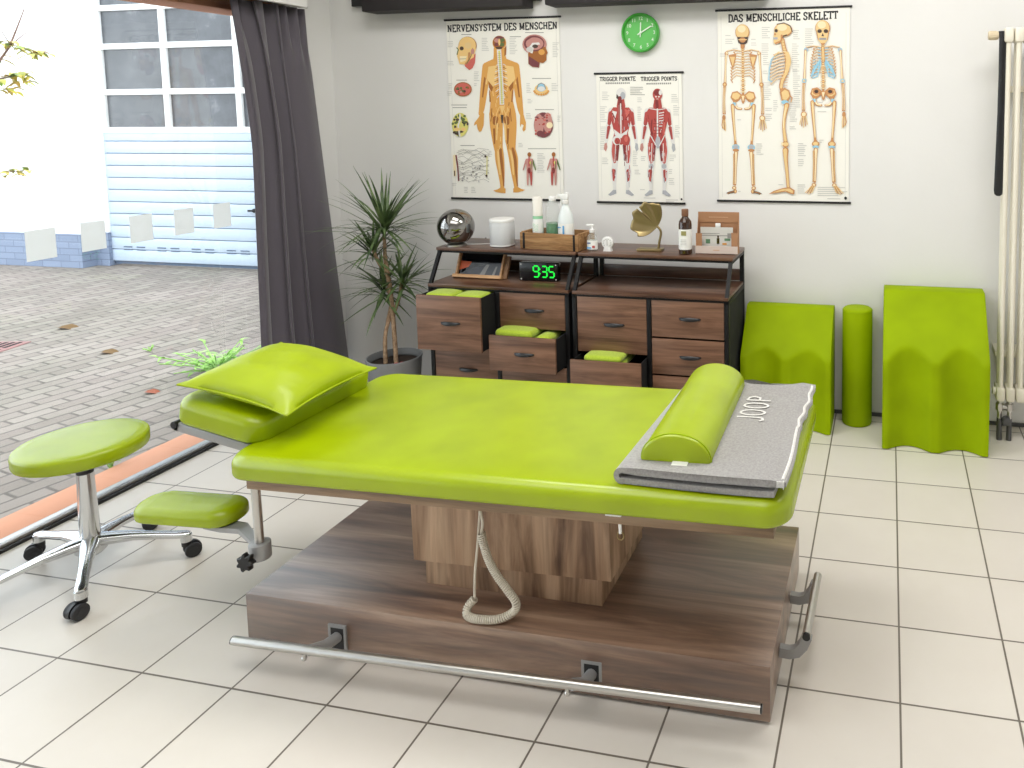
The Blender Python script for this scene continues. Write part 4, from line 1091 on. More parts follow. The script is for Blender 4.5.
WHI = plain('print_tendon_white', (226, 224, 222), .6); GREYP = plain('print_tendon_grey', (176, 178, 184), .6)
CYAN = plain('print_cartilage_blue', (150, 200, 224), .6); DARKP = plain('print_dark', (74, 58, 52), .6); PURP = plain('print_purple', (120, 62, 66), .6)
PINK = plain('print_pink', (196, 140, 132), .6); GRN = plain('print_olive', (96, 112, 64), .6); YEL = plain('print_yellow', (222, 214, 120), .6)
PMATS = [SKIN, SKIND, SKINL, BONE, BONED, BONEL, REDM, REDD, REDLT, WHI, GREYP, CYAN, DARKP, PURP, PINK, GRN, YEL, GREYINK, MIDINK, INK]
(S, SD, SL, B, BD, BL, M_, MD, ML, W, G, C, K, PU, PI_, GR, Y, T, TM, I) = range(20)

# ---- nerve chart
xl, xr, zt, zb = -2.236, -1.520, 2.145, 1.123; O = (-1.878, YW, zb)
ch = chart('large wall chart with an ochre human back view, titled NERVENSYSTEM DES MENSCHEN', xl, xr, zt, zb, O)
def mapper(xl, xr, zt, zb, u0, v0, k, q):
    # q: u left/right at the top bar, u left/right at the bottom bar, v top, v bottom
    def tt(y): return (v0 + y / k - q[4]) / (q[5] - q[4])
    def fx(x, y):
        t = tt(y); a = q[0] + (q[2] - q[0]) * t; b = q[1] + (q[3] - q[1]) * t
        return xl + (xr - xl) * (u0 + x / k - a) / (b - a)
    def fz(x, y):
        sk = (u0 + x / k - q[0]) / (q[1] - q[0]); t = tt(y + (2 * (sk - .5)) * k * (q[6] * (1 - tt(y)) + q[7] * tt(y)))
        return zt + (zb - zt) * t
    return fx, fz
fx, fz = mapper(xl, xr, zt, zb, 440, 10, 7.677, (444.3, 561.8, 452.4, 564.7, 18.6, 199.2, 2.0, -1.4))
a = Art(fx, fz, O); BOT = 729
# captions
for (x, y, w) in ((170, 187, 80), (665, 172, 140), (548, 203, 85), (132, 532, 84), (715, 520, 142), (92, 722, 125), (100, 742, 112), (735, BOT + 30, 140), (165, BOT + 305, 110), (680, BOT + 332, 210)): a.line([(x, y), (x + w, y)], 5, TM)
for (x, y, w, n) in ((62, 240, 50, 4), (330, 215, 60, 8), (545, 215, 60, 10), (870, 250, 50, 9), (62, 390, 60, 3), (270, 470, 45, 6), (860, 560, 50, 5), (672, 560, 40, 6), (70, 560, 34, 4), (270, 560, 30, 2), (62, 620, 40, 3), (680, 680, 40, 3), (668, BOT + 60, 45, 4), (385, BOT + 350, 30, 4), (195, BOT + 630, 40, 4), (250, BOT + 630, 40, 4), (750, BOT + 370, 60, 12), (900, BOT + 80, 30, 4), (610, BOT + 290, 34, 3), (100, BOT + 600, 40, 2)): a.text_lines(x, y, w, n, 13, T, 5, 3)
a.flush('printed_caption', ch)
for s in (-1, 1):
    X = lambda v: 478 + s * v
    a.limb([(X(108), 430), (X(122), 540), (X(134), 640), (X(146), 740), (X(156), BOT + 60)], [34, 31, 27, 22, 16], S)
    a.limb([(X(112), 450), (X(128), 560), (X(140), 660)], [8, 7, 5], SD)
    a.limb([(X(100), 430), (X(112), 560)], [9, 6], SL)
    a.limb([(440, BOT + 60), (443, BOT + 150), (452, BOT + 270), (460, BOT + 345)] if s < 0 else [(540, BOT + 60), (548, BOT + 150), (552, BOT + 270), (557, BOT + 345)], [52, 49, 39, 31], S)
for (x, pts) in ((0, [(462, BOT + 330), (468, BOT + 410), (480, BOT + 520), (487, BOT + 620), (484, BOT + 650)]), (1, [(555, BOT + 330), (572, BOT + 410), (580, BOT + 520), (590, BOT + 620), (592, BOT + 650)])):
    a.limb(pts, [31, 34, 25, 15, 17], S)
    a.limb([(p[0] + 12, p[1]) for p in pts[:4]], [9, 11, 8, 4], SD); a.limb([(p[0] - 8, p[1] + 10) for p in pts[:3]], [6, 8, 5], SL)
a.poly([(512, BOT + 640), (512, BOT + 678), (480, BOT + 676), (440, BOT + 668), (418, BOT + 656), (450, BOT + 648), (474, BOT + 634)], S)
a.poly([(570, BOT + 640), (570, BOT + 672), (600, BOT + 672), (640, BOT + 662), (660, BOT + 652), (630, BOT + 644), (606, BOT + 630)], S)
a.poly([(330, BOT + 40), (350, BOT + 60), (346, BOT + 150), (328, BOT + 196), (312, BOT + 200), (300, BOT + 180), (292, BOT + 140), (270, BOT + 152), (276, BOT + 128), (306, BOT + 90)], S)
a.poly([(625, BOT + 60), (645, BOT + 50), (668, BOT + 130), (664, BOT + 185), (650, BOT + 200), (640, BOT + 180), (650, BOT + 150), (634, BOT + 140), (626, BOT + 165), (622, BOT + 140)], S)
a.limb([(468, 295), (470, 360), (474, 420)], [44, 48, 70], S)
a.poly([(430, 368), (362, 398), (336, 440), (345, 500), (380, 540), (396, 610), (400, 690), (392, BOT + 40), (394, BOT + 110), (590, BOT + 110), (588, BOT + 40), (570, 690), (574, 610), (592, 540), (612, 490), (614, 430), (588, 396), (516, 368)], S)
a.ell(468, 250, 53, 54, S); a.ell(466, 246, 48, 50, SD)
for (x, y, rx, ry, c) in ((452, 232, 24, 16, PI_), (486, 228, 22, 16, GR), (470, 210, 34, 9, PU), (446, 262, 16, 12, PU), (486, 262, 20, 16, GR), (466, 288, 26, 9, K), (468, 244, 8, 26, SL)): a.ell(x, y, rx, ry, c)
a.poly([(508, 290), (522, 270), (520, 340), (506, 350)], SD)
rq = random.Random(77)
for k in range(90):
    yy = rq.uniform(410, 1330); hw = 96 if yy < 560 else (74 if yy < 720 else 88); xx = rq.uniform(-hw, hw)
    if yy > BOT + 120: xx = rq.choice([-1, 1]) * rq.uniform(14, 62) + 18
    if yy > BOT + 330: continue
    a.line([(480 + xx, yy), (480 + xx * .97 + rq.uniform(-4, 4), yy + rq.uniform(18, 46))], rq.uniform(3, 7), rq.choice([SL, SL, SD, S]))
# muscles shading on the back
for s in (-1, 1):
    X = lambda v: 480 + s * v
    a.poly([(X(30), 420), (X(96), 430), (X(110), 520), (X(70), 590), (X(34), 560)], SL)
    a.poly([(X(60), 585), (X(96), 540), (X(92), 590), (X(70), 620)], SD); a.poly([(X(84), 620), (X(92), 600), (X(88), 700), (X(78), 700)], SD)
    for k in range(11): a.line([(X(16), 410 + 24 * k), (X(36 + 14 * sin(k * .35)), 420 + 25 * k)], 5, SD if k % 2 else W)
    a.limb([(X(42), BOT + 100), (X(46), BOT + 130)], [22, 18], SD); a.limb([(X(54), BOT + 180), (X(50), BOT + 290)], [8, 5], SD); a.limb([(X(28), BOT + 140), (X(34), BOT + 260)], [7, 5], SL)
    a.line([(X(10), BOT + 5), (X(34), BOT + 60), (X(44), BOT + 150)], 5, SL); a.line([(X(70), BOT + 20), (X(78), BOT + 120)], 6, SD)
a.line([(466, 300), (472, 400), (482, 560), (488, 720)], 34, W); a.line([(467, 310), (473, 410), (483, 560), (488, 715)], 13, Y)
for k in range(26): a.line([(456 + k * .9, 330 + 15 * k), (480 + k * .9, 330 + 15 * k)], 2.5, TM)
a.poly([(470, BOT), (505, BOT), (490, BOT + 70)], SL); a.poly([(478, BOT + 70), (500, BOT + 70), (494, BOT + 132), (484, BOT + 132)], K)
a.flush('printed_figure', ch)
a.poly([(190, 400), (285, 330), (280, 400), (262, 440), (236, 456), (205, 430)], ML); a.ell(222, 272, 72, 70, SD); a.ell(220, 270, 68, 66, SL); a.poly([(148, 270), (290, 290), (270, 360), (236, 380), (205, 415), (160, 410), (140, 350)], SL); a.ell(176, 292, 16, 15, K); a.ell(226, 270, 26, 24, B); a.poly([(160, 350), (216, 350), (206, 386), (166, 396)], BL); a.line([(160, 372), (210, 370)], 4, TM); a.limb([(236, 330), (232, 380), (206, 408)], [10, 9, 6], BD); a.line([(262, 290), (250, 350), (214, 412)], 5, GR); a.line([(136, 285), (150, 300), (140, 340)], 8, GR); a.ell(262, 315, 14, 22, PI_)
a.flush('printed_head', ch)
a.ell(737, 262, 92, 76, PI_); a.poly([(820, 280), (836, 326), (826, 340), (826, 382), (800, 404), (776, 398), (770, 438), (720, 432), (690, 410), (688, 330), (760, 280)], SD); a.poly([(694, 350), (770, 400), (768, 436), (722, 430), (692, 408)], PU); a.ell(735, 255, 78, 60, PU); a.ell(738, 256, 66, 48, PI_); a.poly([(690, 290), (720, 250), (770, 246), (780, 262), (735, 270), (722, 330), (706, 326)], W); a.ell(700, 300, 26, 20, GREYINK and T); a.ell(742, 276, 22, 14, K); a.line([(680, 230), (720, 205), (780, 210), (812, 245)], 5, PU); a.ell(790, 320, 24, 22, S)
a.flush('printed_head', ch)
a.ell(186, 602, 70, 55, SD); a.ell(186, 602, 62, 48, ML)
R = random.Random(5)
for k in range(16): a.ell(186 + R.uniform(-46, 46), 602 + R.uniform(-32, 32), R.uniform(6, 14), R.uniform(5, 10), R.choice([GR, GR, PI_, SD, K]))
a.flush('printed_section', ch)
for k in range(9):
    q = pi * (1.05 + .9 * k / 8); a.ell(785 + 52 * cos(q), 612 - 40 * sin(q) * .8, 9, 8, S)
a.ell(785, 600, 50, 36, SL); a.ell(786, 590, 34, 30, C); a.ell(786, 598, 26, 18, W); a.line([(752, 600), (764, 566), (786, 556), (808, 566), (820, 600)], 7, TM)
a.flush('printed_section', ch)
a.ell(165, BOT + 145, 64, 92, Y)
for k in range(30):
    q = R.uniform(0, 2 * pi); r = R.uniform(.45, .95); a.ell(165 + 62 * r * cos(q), BOT + 145 + 88 * r * sin(q), R.uniform(7, 15), R.uniform(7, 13), R.choice([K, K, GR]))
a.line([(164, BOT + 60), (164, BOT + 110), (150, BOT + 150), (164, BOT + 235)], 12, W); a.ell(140, BOT + 180, 22, 14, SL); a.ell(190, BOT + 180, 20, 14, SL)
a.flush('printed_brain', ch)
a.ell(800, BOT + 148, 72, 98, PU); a.ell(766, BOT + 148, 36, 86, PI_); a.ell(832, BOT + 130, 34, 78, PI_)
for k in range(34): a.ell(800 + R.uniform(-60, 60), BOT + 148 + R.uniform(-78, 78), R.uniform(5, 13), R.uniform(4, 8), R.choice([PU, M_, PI_, ML]))
a.ell(846, BOT + 150, 24, 24, BL); a.ell(776, BOT + 215, 26, 24, PU)
a.flush('printed_brain', ch)
a.poly([(110, BOT + 380), (130, BOT + 375), (134, BOT + 540), (118, BOT + 545)], BL); a.line([(134, BOT + 378), (148, BOT + 470), (156, BOT + 580)], 11, PU); a.line([(124, BOT + 500), (124, BOT + 540)], 8, K)
for k in range(14):
    y = BOT + 345 + k * 17; pts = [(150, y)]
    for q in range(6): pts.append((150 + 40 * (q + 1), y + R.uniform(-26, 26)))
    a.line(pts, 2.2, TM)
for k in range(26): a.ell(R.uniform(180, 330), BOT + R.uniform(430, 605), R.uniform(3, 9), R.uniform(3, 8), R.choice([TM, TM, T, G]))
a.line([(140, BOT + 360), (200, BOT + 338), (300, BOT + 345), (370, BOT + 385)], 3, TM); a.line([(375, BOT + 390), (372, BOT + 540)], 6, Y); a.ell(362, BOT + 388, 8, 9, K); a.ell(370, BOT + 540, 8, 9, K)
a.flush('printed_diagram', ch)
for cx in (694, 874):
    for s in (-1, 1):
        a.limb([(cx + s * 22, BOT + 420), (cx + s * 34, BOT + 455), (cx + s * 46, BOT + 495)], [8, 6, 4], PI_ if s < 0 else GR)
        a.limb([(cx + s * 11, BOT + 500), (cx + s * 13, BOT + 560), (cx + s * 13, BOT + 612)], [11, 8, 5], PI_ if (s < 0) == (cx < 800) else M_)
    a.poly([(cx - 26, BOT + 408), (cx + 26, BOT + 408), (cx + 20, BOT + 510), (cx - 20, BOT + 510)], PI_); a.ell(cx, BOT + 376, 14, 18, SD)
    a.line([(cx - 2, BOT + 395), (cx - 2, BOT + 470)], 10, M_);  a.ell(cx + 8, BOT + 440, 7, 12, Y); a.ell(cx - 2, BOT + 500, 12, 24, MD); a.line([(cx + 14, BOT + 430), (cx + 12, BOT + 490)], 6, GR); a.flush('printed_figure', ch)
a.ell(930, BOT + 690, 7, 10, I); a.flush('publisher_mark', ch)
m = MB(off(O)); slab_text(m, 'NERVENSYSTEM DES MENSCHEN', fx(62, 140), fx(905, 120), fz(480, 130) - .0185, .037, PUTT, 0, .19)
m.build('title', INK, ch, 0)

# ---- trigger point chart
xl, xr, zt, zb = -1.334, -.822, 1.828, 1.117; O = (-1.078, YW, zb)
ch = chart('smallest wall chart with two red muscle figures under the green clock', xl, xr, zt, zb, O)
fx, fz = mapper(xl, xr, zt, zb, 590, 65, 5.49, (594.5, 684, 597.5, 685.5, 73.2, 202.5, 1.2, -.5))
a = Art(fx, fz, O)
for (x, y, w, n) in ((70, 150, 45, 5), (60, 230, 40, 9), (62, 340, 36, 8), (60, 420, 34, 5), (70, 510, 36, 4), (450, 160, 40, 5), (460, 220, 34, 6), (470, 330, 26, 7), (440, 490, 36, 4), (240, 470, 30, 4), (265, 180, 30, 3), (240, 510, 30, 5), (285, 500, 28, 3), (435, 620, 34, 4), (250, 575, 34, 3), (280, 682, 34, 1), (300, 728, 70, 1), (420, 738, 70, 2), (436, 570, 22, 3), (266, 230, 26, 8)): a.text_lines(x, y, w, n, 10, T, 4, 5)
a.text_lines(226, 122, 90, 5, 10, TM, 3, 2)
a.flush('printed_caption', ch)
def muscle(cx, back):
    x = lambda v: cx + v
    lean = 8 if back else 0
    for s in (-1, 1):
        a.limb([(x(s * 56), 250), (x(s * 66), 320), (x(s * 78), 390), (x(s * 84), 430)], [15, 15, 12, 7], W)
        a.limb([(x(s * 58), 265), (x(s * 66), 320)], [12, 10], M_); a.limb([(x(s * 68), 340), (x(s * 78), 400)], [9, 5], M_); a.line([(x(s * 54), 260), (x(s * 66), 340), (x(s * 76), 400)], 3, MD)
        a.poly([(x(s * 80), 425), (x(s * 92), 430), (x(s * 96), 460), (x(s * 84), 474), (x(s * 76), 450)], G if s > 0 else PI_)
        a.limb([(x(s * 26), 410), (x(s * 34), 480), (x(s * 34), 545), (x(s * 40), 590), (x(s * 36), 660), (x(s * 36), 690)], [26, 24, 16, 17, 9, 9], W)
        a.limb([(x(s * 30), 420), (x(s * 38), 470), (x(s * 36), 530)], [16, 14, 8], M_); a.limb([(x(s * 16), 440), (x(s * 22), 520)], [7, 5], MD); a.line([(x(s * 30), 410), (x(s * 34), 530)], 4, W); a.line([(x(s * 46), 420), (x(s * 44), 520)], 5, ML)
        a.limb([(x(s * 40), 580), (x(s * 40), 630)], [11, 6], M_); a.line([(x(s * 34), 575), (x(s * 36), 640)], 4, MD); a.ell(x(s * 35), 552, 13, 14, W if back else G)
        a.poly([(x(s * 28), 685), (x(s * 44), 685), (x(s * 72), 712), (x(s * 60), 718), (x(s * 26), 704)], G)
    a.limb([(x(0), 190), (x(0), 225)], [18, 24], M_)
    a.poly([(x(-44), 232), (x(44), 232), (x(64), 262), (x(50), 320), (x(38), 370), (x(48), 420), (x(0), 436), (x(-48), 420), (x(-38), 370), (x(-50), 320), (x(-64), 262)], M_)
    rq = random.Random(cx)
    for k in range(34):
        yy = rq.uniform(242, 400); ww = 54 - abs(yy - 262) * .12; xx = rq.uniform(-ww, ww); dx = (8 if xx > 0 else -8) * rq.uniform(-.3, 1)
        a.line([(x(xx), yy), (x(xx - dx), yy + rq.uniform(12, 26))], rq.uniform(2, 4), rq.choice([MD, W, ML, MD, G]))
    for k in range(30):
        sd = rq.choice([-1, 1]); yy = rq.uniform(420, 640); xx = sd * (rq.uniform(18, 50) if yy < 530 else rq.uniform(28, 48))
        a.line([(x(xx), yy), (x(xx + sd * rq.uniform(-3, 3)), yy + rq.uniform(14, 34))], rq.uniform(2, 4.5), rq.choice([MD, W, ML, W, G]))
    if back:
        a.ell(cx, 158, 27, 32, W); a.ell(cx + 10, 168, 14, 20, G); a.poly([(x(-24), 160), (x(-10), 176), (x(-14), 190), (x(-26), 182)], K); a.limb([(x(-6), 180), (x(-4), 230)], [9, 12], MD)
        a.poly([(x(-14), 220), (x(0), 216), (x(6), 340), (x(-14), 320)], PI_); a.line([(x(-2), 210), (x(0), 380)], 6, W); a.line([(x(-10), 215), (x(-10), 330)], 5, MD); a.line([(x(10), 240), (x(12), 330)], 4, MD)
        a.poly([(x(20), 240), (x(48), 250), (x(34), 300)], ML); a.poly([(x(-48), 250), (x(-22), 256), (x(-36), 310)], W); a.line([(x(-48), 262), (x(-30), 300)], 6, MD); a.line([(x(22), 300), (x(46), 266)], 4, MD)
        a.poly([(x(-40), 350), (x(0), 380), (x(40), 350), (x(30), 384), (x(0), 400), (x(-34), 384)], W); a.ell(x(-24), 412, 22, 26, W); a.ell(x(-20), 416, 16, 18, M_); a.ell(x(26), 410, 24, 30, M_); a.line([(x(-30), 400), (x(-14), 430)], 4, MD); a.ell(x(28), 404, 10, 16, ML)
    else:
        a.ell(cx, 160, 26, 32, M_); a.ell(cx, 150, 20, 16, MD); a.ell(cx + 16, 150, 9, 14, W); a.ell(cx - 8, 172, 5, 4, W); a.ell(cx + 8, 172, 5, 4, W); a.ell(cx, 184, 8, 5, PI_); a.limb([(x(-4), 196), (x(-2), 226)], [8, 9], MD)
        a.poly([(x(-52), 250), (x(-4), 246), (x(-6), 290), (x(-40), 296)], M_); a.line([(x(0), 236), (x(0), 420)], 8, W); a.line([(x(-44), 236), (x(0), 244), (x(44), 236)], 5, W)
        for k in range(6): a.line([(x(8), 262 + 14 * k), (x(36 - 2 * k), 256 + 15 * k)], 5, W)
        for k in range(4): a.line([(x(-24), 318 + 18 * k), (x(24), 318 + 18 * k)], 3, MD)
        a.ell(x(2), 420, 14, 34, G); a.line([(x(-30), 300), (x(-34), 380)], 6, MD); a.line([(x(36), 310), (x(36), 380)], 6, ML); a.line([(x(-40), 380), (x(-6), 440)], 5, W); a.line([(x(40), 380), (x(10), 440)], 5, W)
muscle(176, True); a.flush('printed_figure', ch); muscle(376, False); a.flush('printed_figure', ch); a.ell(505, 733, 5, 6, I); a.flush('publisher_mark', ch)
m = MB(off(O))
slab_text(m, 'TRIGGER PUNKTE', fx(58, 78), fx(255, 78), fz(156, 78) - .0105, .021, PUTT, 0, .2)
slab_text(m, 'TRIGGER POINTS', fx(285, 75), fx(480, 75), fz(380, 75) - .0105, .021, PUTT, 0, .2)
m.build('title', INK, ch, 0)
m = MB(off(O))
for x0 in (90, 315):
    for k in range(13): m.box(fx(x0 + k * 10.5, 104), fx(x0 + 7.5 + k * 10.5, 104), YW - .0056, YW - .0052, fz(x0, 107), fz(x0, 98))
m.build('subtitle', MIDINK, ch, 0)

# ---- skeleton chart
xl, xr, zt, zb = -.645, .072, 2.147, 1.137; O = (-.286, YW, zb)
ch = chart('large wall chart with three standing skeletons, titled DAS MENSCHLICHE SKELETT', xl, xr, zt, zb, O)
fx, fz = mapper(xl, xr, zt, zb, 710, 0, 6.827, (716, 853, 716, 850.2, 8.6, 201.7, 2.3, -.3))
a = Art(fx, fz, O); BT = 683
for (x, y, w, n) in ((110, 240, 50, 1), (110, 265, 66, 3), (290, 265, 50, 1), (290, 290, 50, 2), (70, 365, 60, 2), (160, 326, 40, 1), (365, 185, 60, 6), (362, 296, 55, 6), (372, 380, 40, 5), (370, 480, 46, 2), (370, 560, 60, 9), (580, 205, 50, 5), (570, 296, 55, 14), (660, 195, 60, 11), (575, 470, 50, 10), (580, 610, 50, 9), (440, 680, 34, 6), (385, BT + 90, 50, 4), (385, BT + 50, 50, 2), (550, BT + 10, 60, 10), (550, BT + 175, 50, 2), (605, BT + 290, 60, 4), (605, BT + 330, 60, 4), (605, BT + 400, 50, 4), (600, BT + 575, 60, 5), (320, BT + 295, 50, 6), (750, BT + 265, 30, 2), (735, BT + 590, 200, 5), (740, BT + 70, 60, 1), (190, BT + 130, 30, 1), (470, BT + 575, 50, 1), (190, BT + 625, 30, 1), (800, BT + 668, 90, 1), (745, 690, 40, 1)): a.text_lines(x, y, w, n, 14, T, 5, 8)
a.flush('printed_caption', ch)
def skel(cx, sc_y, back):
    X = lambda s, v: cx + s * v
    o = sc_y
    # spine
    a.line([(cx, o + 300), (cx, o + 640)], 15, BD)
    for k in range(21): a.line([(cx - 12 - k * .3, o + 318 + 15.2 * k), (cx + 12 + k * .3, o + 318 + 15.2 * k)], 7, B if k % 2 else BL)
    # ribs
    for s in (-1, 1):
        for k in range(10):
            w = 48 + 36 * sin(min(1.45, .42 + k * .17)); y = o + 345 + 19 * k; dr = (12 + 3 * k) if back else (16 + 2 * k)
            a.line([(X(s, 6), y), (X(s, w * .55), y - 6), (X(s, w), y + dr * .6), (X(s, w * .86), y + dr + 6)], 6.5, BD); a.line([(X(s, 6), y - 1), (X(s, w * .55), y - 7), (X(s, w), y + dr * .6 - 1)], 3.2, BL)
            if not back and k > 2: a.line([(X(s, w * .9), y + dr + 4), (X(s, w * .45), y + dr + 26 - k * 4), (X(s, 14), o + 420 + 4 * k)], 6 if k < 6 else 7, C)
        if back:
            a.poly([(X(s, 44), o + 362), (X(s, 100), o + 372), (X(s, 88), o + 420), (X(s, 70), o + 470), (X(s, 54), o + 420)], BD); a.poly([(X(s, 54), o + 384), (X(s, 90), o + 384), (X(s, 70), o + 450)], B)
        a.line([(X(s, 6), o + 348), (X(s, 60), o + 336), (X(s, 112), o + 346)], 8, BD); a.line([(X(s, 6), o + 346), (X(s, 60), o + 334), (X(s, 110), o + 344)], 4, BL)
        a.ell(X(s, 114), o + 362, 13, 14, C if not back else BD); a.ell(X(s, 112), o + 360, 8, 9, BL if back else G)
        # arms
        a.limb([(X(s, 117), o + 370), (X(s, 122), o + 470), (X(s, 126), o + 560)], [8, 6, 9], BD); a.limb([(X(s, 116), o + 372), (X(s, 121), o + 470), (X(s, 125), o + 556)], [5, 4, 5], BL)
        a.ell(X(s, 128), o + 572, 15, 15, BD if back else C); a.ell(X(s, 128), o + 572, 8, 8, B)
        for d in (-5, 5):
            a.limb([(X(s, 130 + d), o + 590), (X(s, 135 + d), o + 680), (X(s, 134 + d * 1.2), o + 772)], [5, 4, 5], BD); a.line([(X(s, 130 + d), o + 592), (X(s, 135 + d), o + 680), (X(s, 134 + d), o + 768)], 4, BL)
        big = (s > 0) == back
        if big:
            a.ell(X(s, 132), o + 800, 20, 20, BD); a.ell(X(s, 132), o + 800, 14, 14, BL)
            for k in range(5): a.line([(X(s, 120 + 6 * k), o + 812), (X(s, 112 + 11 * k), o + 850 + 4 * (2 - abs(k - 2))), (X(s, 108 + 13 * k), o + 872 + 10 * (2 - abs(k - 2)))], 5.5, BD if k % 2 else B)
        else:
            a.ell(X(s, 136), o + 800, 12, 20, BD)
            for k in range(4): a.line([(X(s, 130 + 5 * k), o + 812), (X(s, 124 + 9 * k), o + 850), (X(s, 126 + 6 * k), o + 892 - 6 * k)], 5.5, BD if k % 2 else B)
        # pelvis
        a.poly([(X(s, 10), o + 640), (X(s, 40), o + 616), (X(s, 76), o + 624), (X(s, 88), o + 660), (X(s, 70), o + 690), (X(s, 40), o + 690), (X(s, 18), o + 670)], BD); a.poly([(X(s, 18), o + 644), (X(s, 44), o + 626), (X(s, 72), o + 634), (X(s, 78), o + 660), (X(s, 56), o + 676), (X(s, 34), o + 670)], B)
        if not back: a.ell(X(s, 46), o + 646, 26, 20, BD); a.ell(X(s, 46), o + 644, 14, 12, K)
        a.limb([(X(s, 60), o + 690), (X(s, 46), o + 730), (X(s, 14), o + 738)], [9, 9, 7], BD); a.limb([(X(s, 58), o + 694), (X(s, 44), o + 728), (X(s, 16), o + 736)], [4, 5, 4], BL); a.ell(X(s, 62), o + 706, 12, 13, C)
        # legs
        a.limb([(X(s, 74), o + 716), (X(s, 70), o + 800), (X(s, 58), o + 960), (X(s, 56), o + 985)], [13, 10, 8, 13], BD); a.limb([(X(s, 73), o + 718), (X(s, 68), o + 800), (X(s, 57), o + 955)], [8, 6, 5], B)
        a.limb([(X(s, 71), o + 725), (X(s, 66), o + 820), (X(s, 56), o + 950)], [3, 2.5, 2], BL)
        a.ell(X(s, 54), o + 1002, 26, 20, BD if not back else C); a.ell(X(s, 54), o + 1000, 18, 13, B if not back else G); a.ell(X(s, 54), o + 1022, 22, 10, C if not back else BD)
        a.limb([(X(s, 54), o + 1040), (X(s, 56), o + 1120), (X(s, 62), o + 1262)], [14, 9, 8], BD); a.limb([(X(s, 53), o + 1040), (X(s, 55), o + 1120), (X(s, 61), o + 1255)], [8, 5, 4], BL); a.line([(X(s, 70), o + 1048), (X(s, 70), o + 1150), (X(s, 74), o + 1265)], 7, BD); a.line([(X(s, 70), o + 1050), (X(s, 70), o + 1150), (X(s, 74), o + 1260)], 3.5, B)
        a.ell(X(s, 68), o + 1284, 15, 13, BD); a.ell(X(s, 68), o + 1284, 9, 8, BL)
        if back: 
            a.ell(X(s, 62), o + 1308, 13, 14, BD); a.ell(X(s, 62), o + 1308, 8, 9, B)
            for k in range(3): a.line([(X(s, 66), o + 1304 + 5 * k), (X(s, 100), o + 1312 + 5 * k), (X(s, 122 - 6 * k), o + 1322 + 3 * k)], 5, BD if k % 2 else K)
        else:
            for k in range(5): a.line([(X(s, 64 + 5 * k), o + 1290), (X(s, 74 + 9 * k), o + 1322), (X(s, 84 + 11 * k), o + 1350 - 5 * abs(k - 2))], 5.5, BD if k % 2 else B)
    a.poly([(cx - 18, o + 640), (cx + 18, o + 640), (cx + 10, o + 690), (cx, o + 706), (cx - 10, o + 690)], BD); a.poly([(cx - 10, o + 648), (cx + 10, o + 648), (cx, o + 690)], BL)
    if not back:
        a.line([(cx - 1, o + 340), (cx + 3, o + 440)], 20, BD); a.line([(cx, o + 342), (cx + 3, o + 436)], 13, B)
        for s in (-1, 1):
            for k in range(4): a.line([(cx + s * 14, o + 352 + 22 * k), (cx + s * 34, o + 350 + 22 * k)], 6, C)
            a.limb([(cx + s * 22, o + 440), (cx + s * 56, o + 490), (cx + s * 78, o + 540)], [7, 9, 6], C)
    # skull
    a.limb([(cx, o + 262), (cx, o + 318)], [16, 14], BD)
    a.ell(cx, o + 218, 50, 54, BD); a.ell(cx - 2, o + 214, 45, 50, B); a.ell(cx - 6, o + 196, 28, 24, BL)
    if back: a.poly([(cx - 38, o + 250), (cx + 40, o + 250), (cx + 32, o + 288), (cx + 14, o + 300), (cx - 14, o + 300), (cx - 30, o + 288)], K); a.ell(cx, o + 270, 22, 18, BD); a.line([(cx - 30, o + 268), (cx + 30, o + 268)], 6, B)
    else:
        a.poly([(cx - 38, o + 250), (cx + 38, o + 250), (cx + 30, o + 300), (cx + 16, o + 318), (cx - 16, o + 318), (cx - 30, o + 300)], B)
        for s in (-1, 1): a.ell(cx + s * 21, o + 238, 15, 13, K); a.line([(cx + s * 40, o + 250), (cx + s * 30, o + 296)], 6, BD)
        a.poly([(cx, o + 250), (cx + 9, o + 272), (cx - 9, o + 272)], K); a.line([(cx - 24, o + 290), (cx + 24, o + 290)], 14, TM); a.line([(cx - 24, o + 290), (cx + 24, o + 290)], 9, G); a.line([(cx - 22, o + 290), (cx + 22, o + 290)], 2, K)
skel(232, 0, True); a.flush('printed_skeleton', ch); skel(780, -28, False); a.flush('printed_skeleton', ch)
# side view
cx = 520
a.limb([(508, 270), (520, 330), (540, 400), (536, 470), (506, 540), (496, 590), (516, 640)], [15, 14, 17, 16, 14, 13, 14], BD); a.limb([(508, 272), (520, 330), (542, 400), (538, 470), (506, 540), (496, 590)], [9, 8, 11, 10, 8, 8], B)
for k in range(18): a.line([(500 + 30 * sin(k * .17), 290 + 18 * k), (526 + 28 * sin(k * .17), 286 + 18 * k)], 3, BD)
a.limb([(540, 360), (548, 420), (528, 500)], [12, 17, 9], B)
for k in range(9):
    y = 356 + 22 * k; x0 = 500 - 10 * k * .3; xf = 470 - 50 * sin(.5 + k * .18)
    a.line([(530 - k * 2, y - 10), (x0 - 10, y), (xf, y + 14 + 3 * k)], 8, BD); a.line([(530 - k * 2, y - 11), (x0 - 10, y - 1), (xf + 4, y + 12 + 3 * k)], 4.5, BL)
a.line([(482, 350), (432, 400), (416, 470), (412, 540), (436, 552)], 7, C); a.line([(486, 348), (448, 380)], 8, B)
a.ell(514, 202, 62, 46, BD); a.ell(514, 198, 56, 41, B); a.ell(506, 186, 34, 22, BL); a.line([(470, 165), (520, 156), (562, 176), (576, 215)], 6, K)
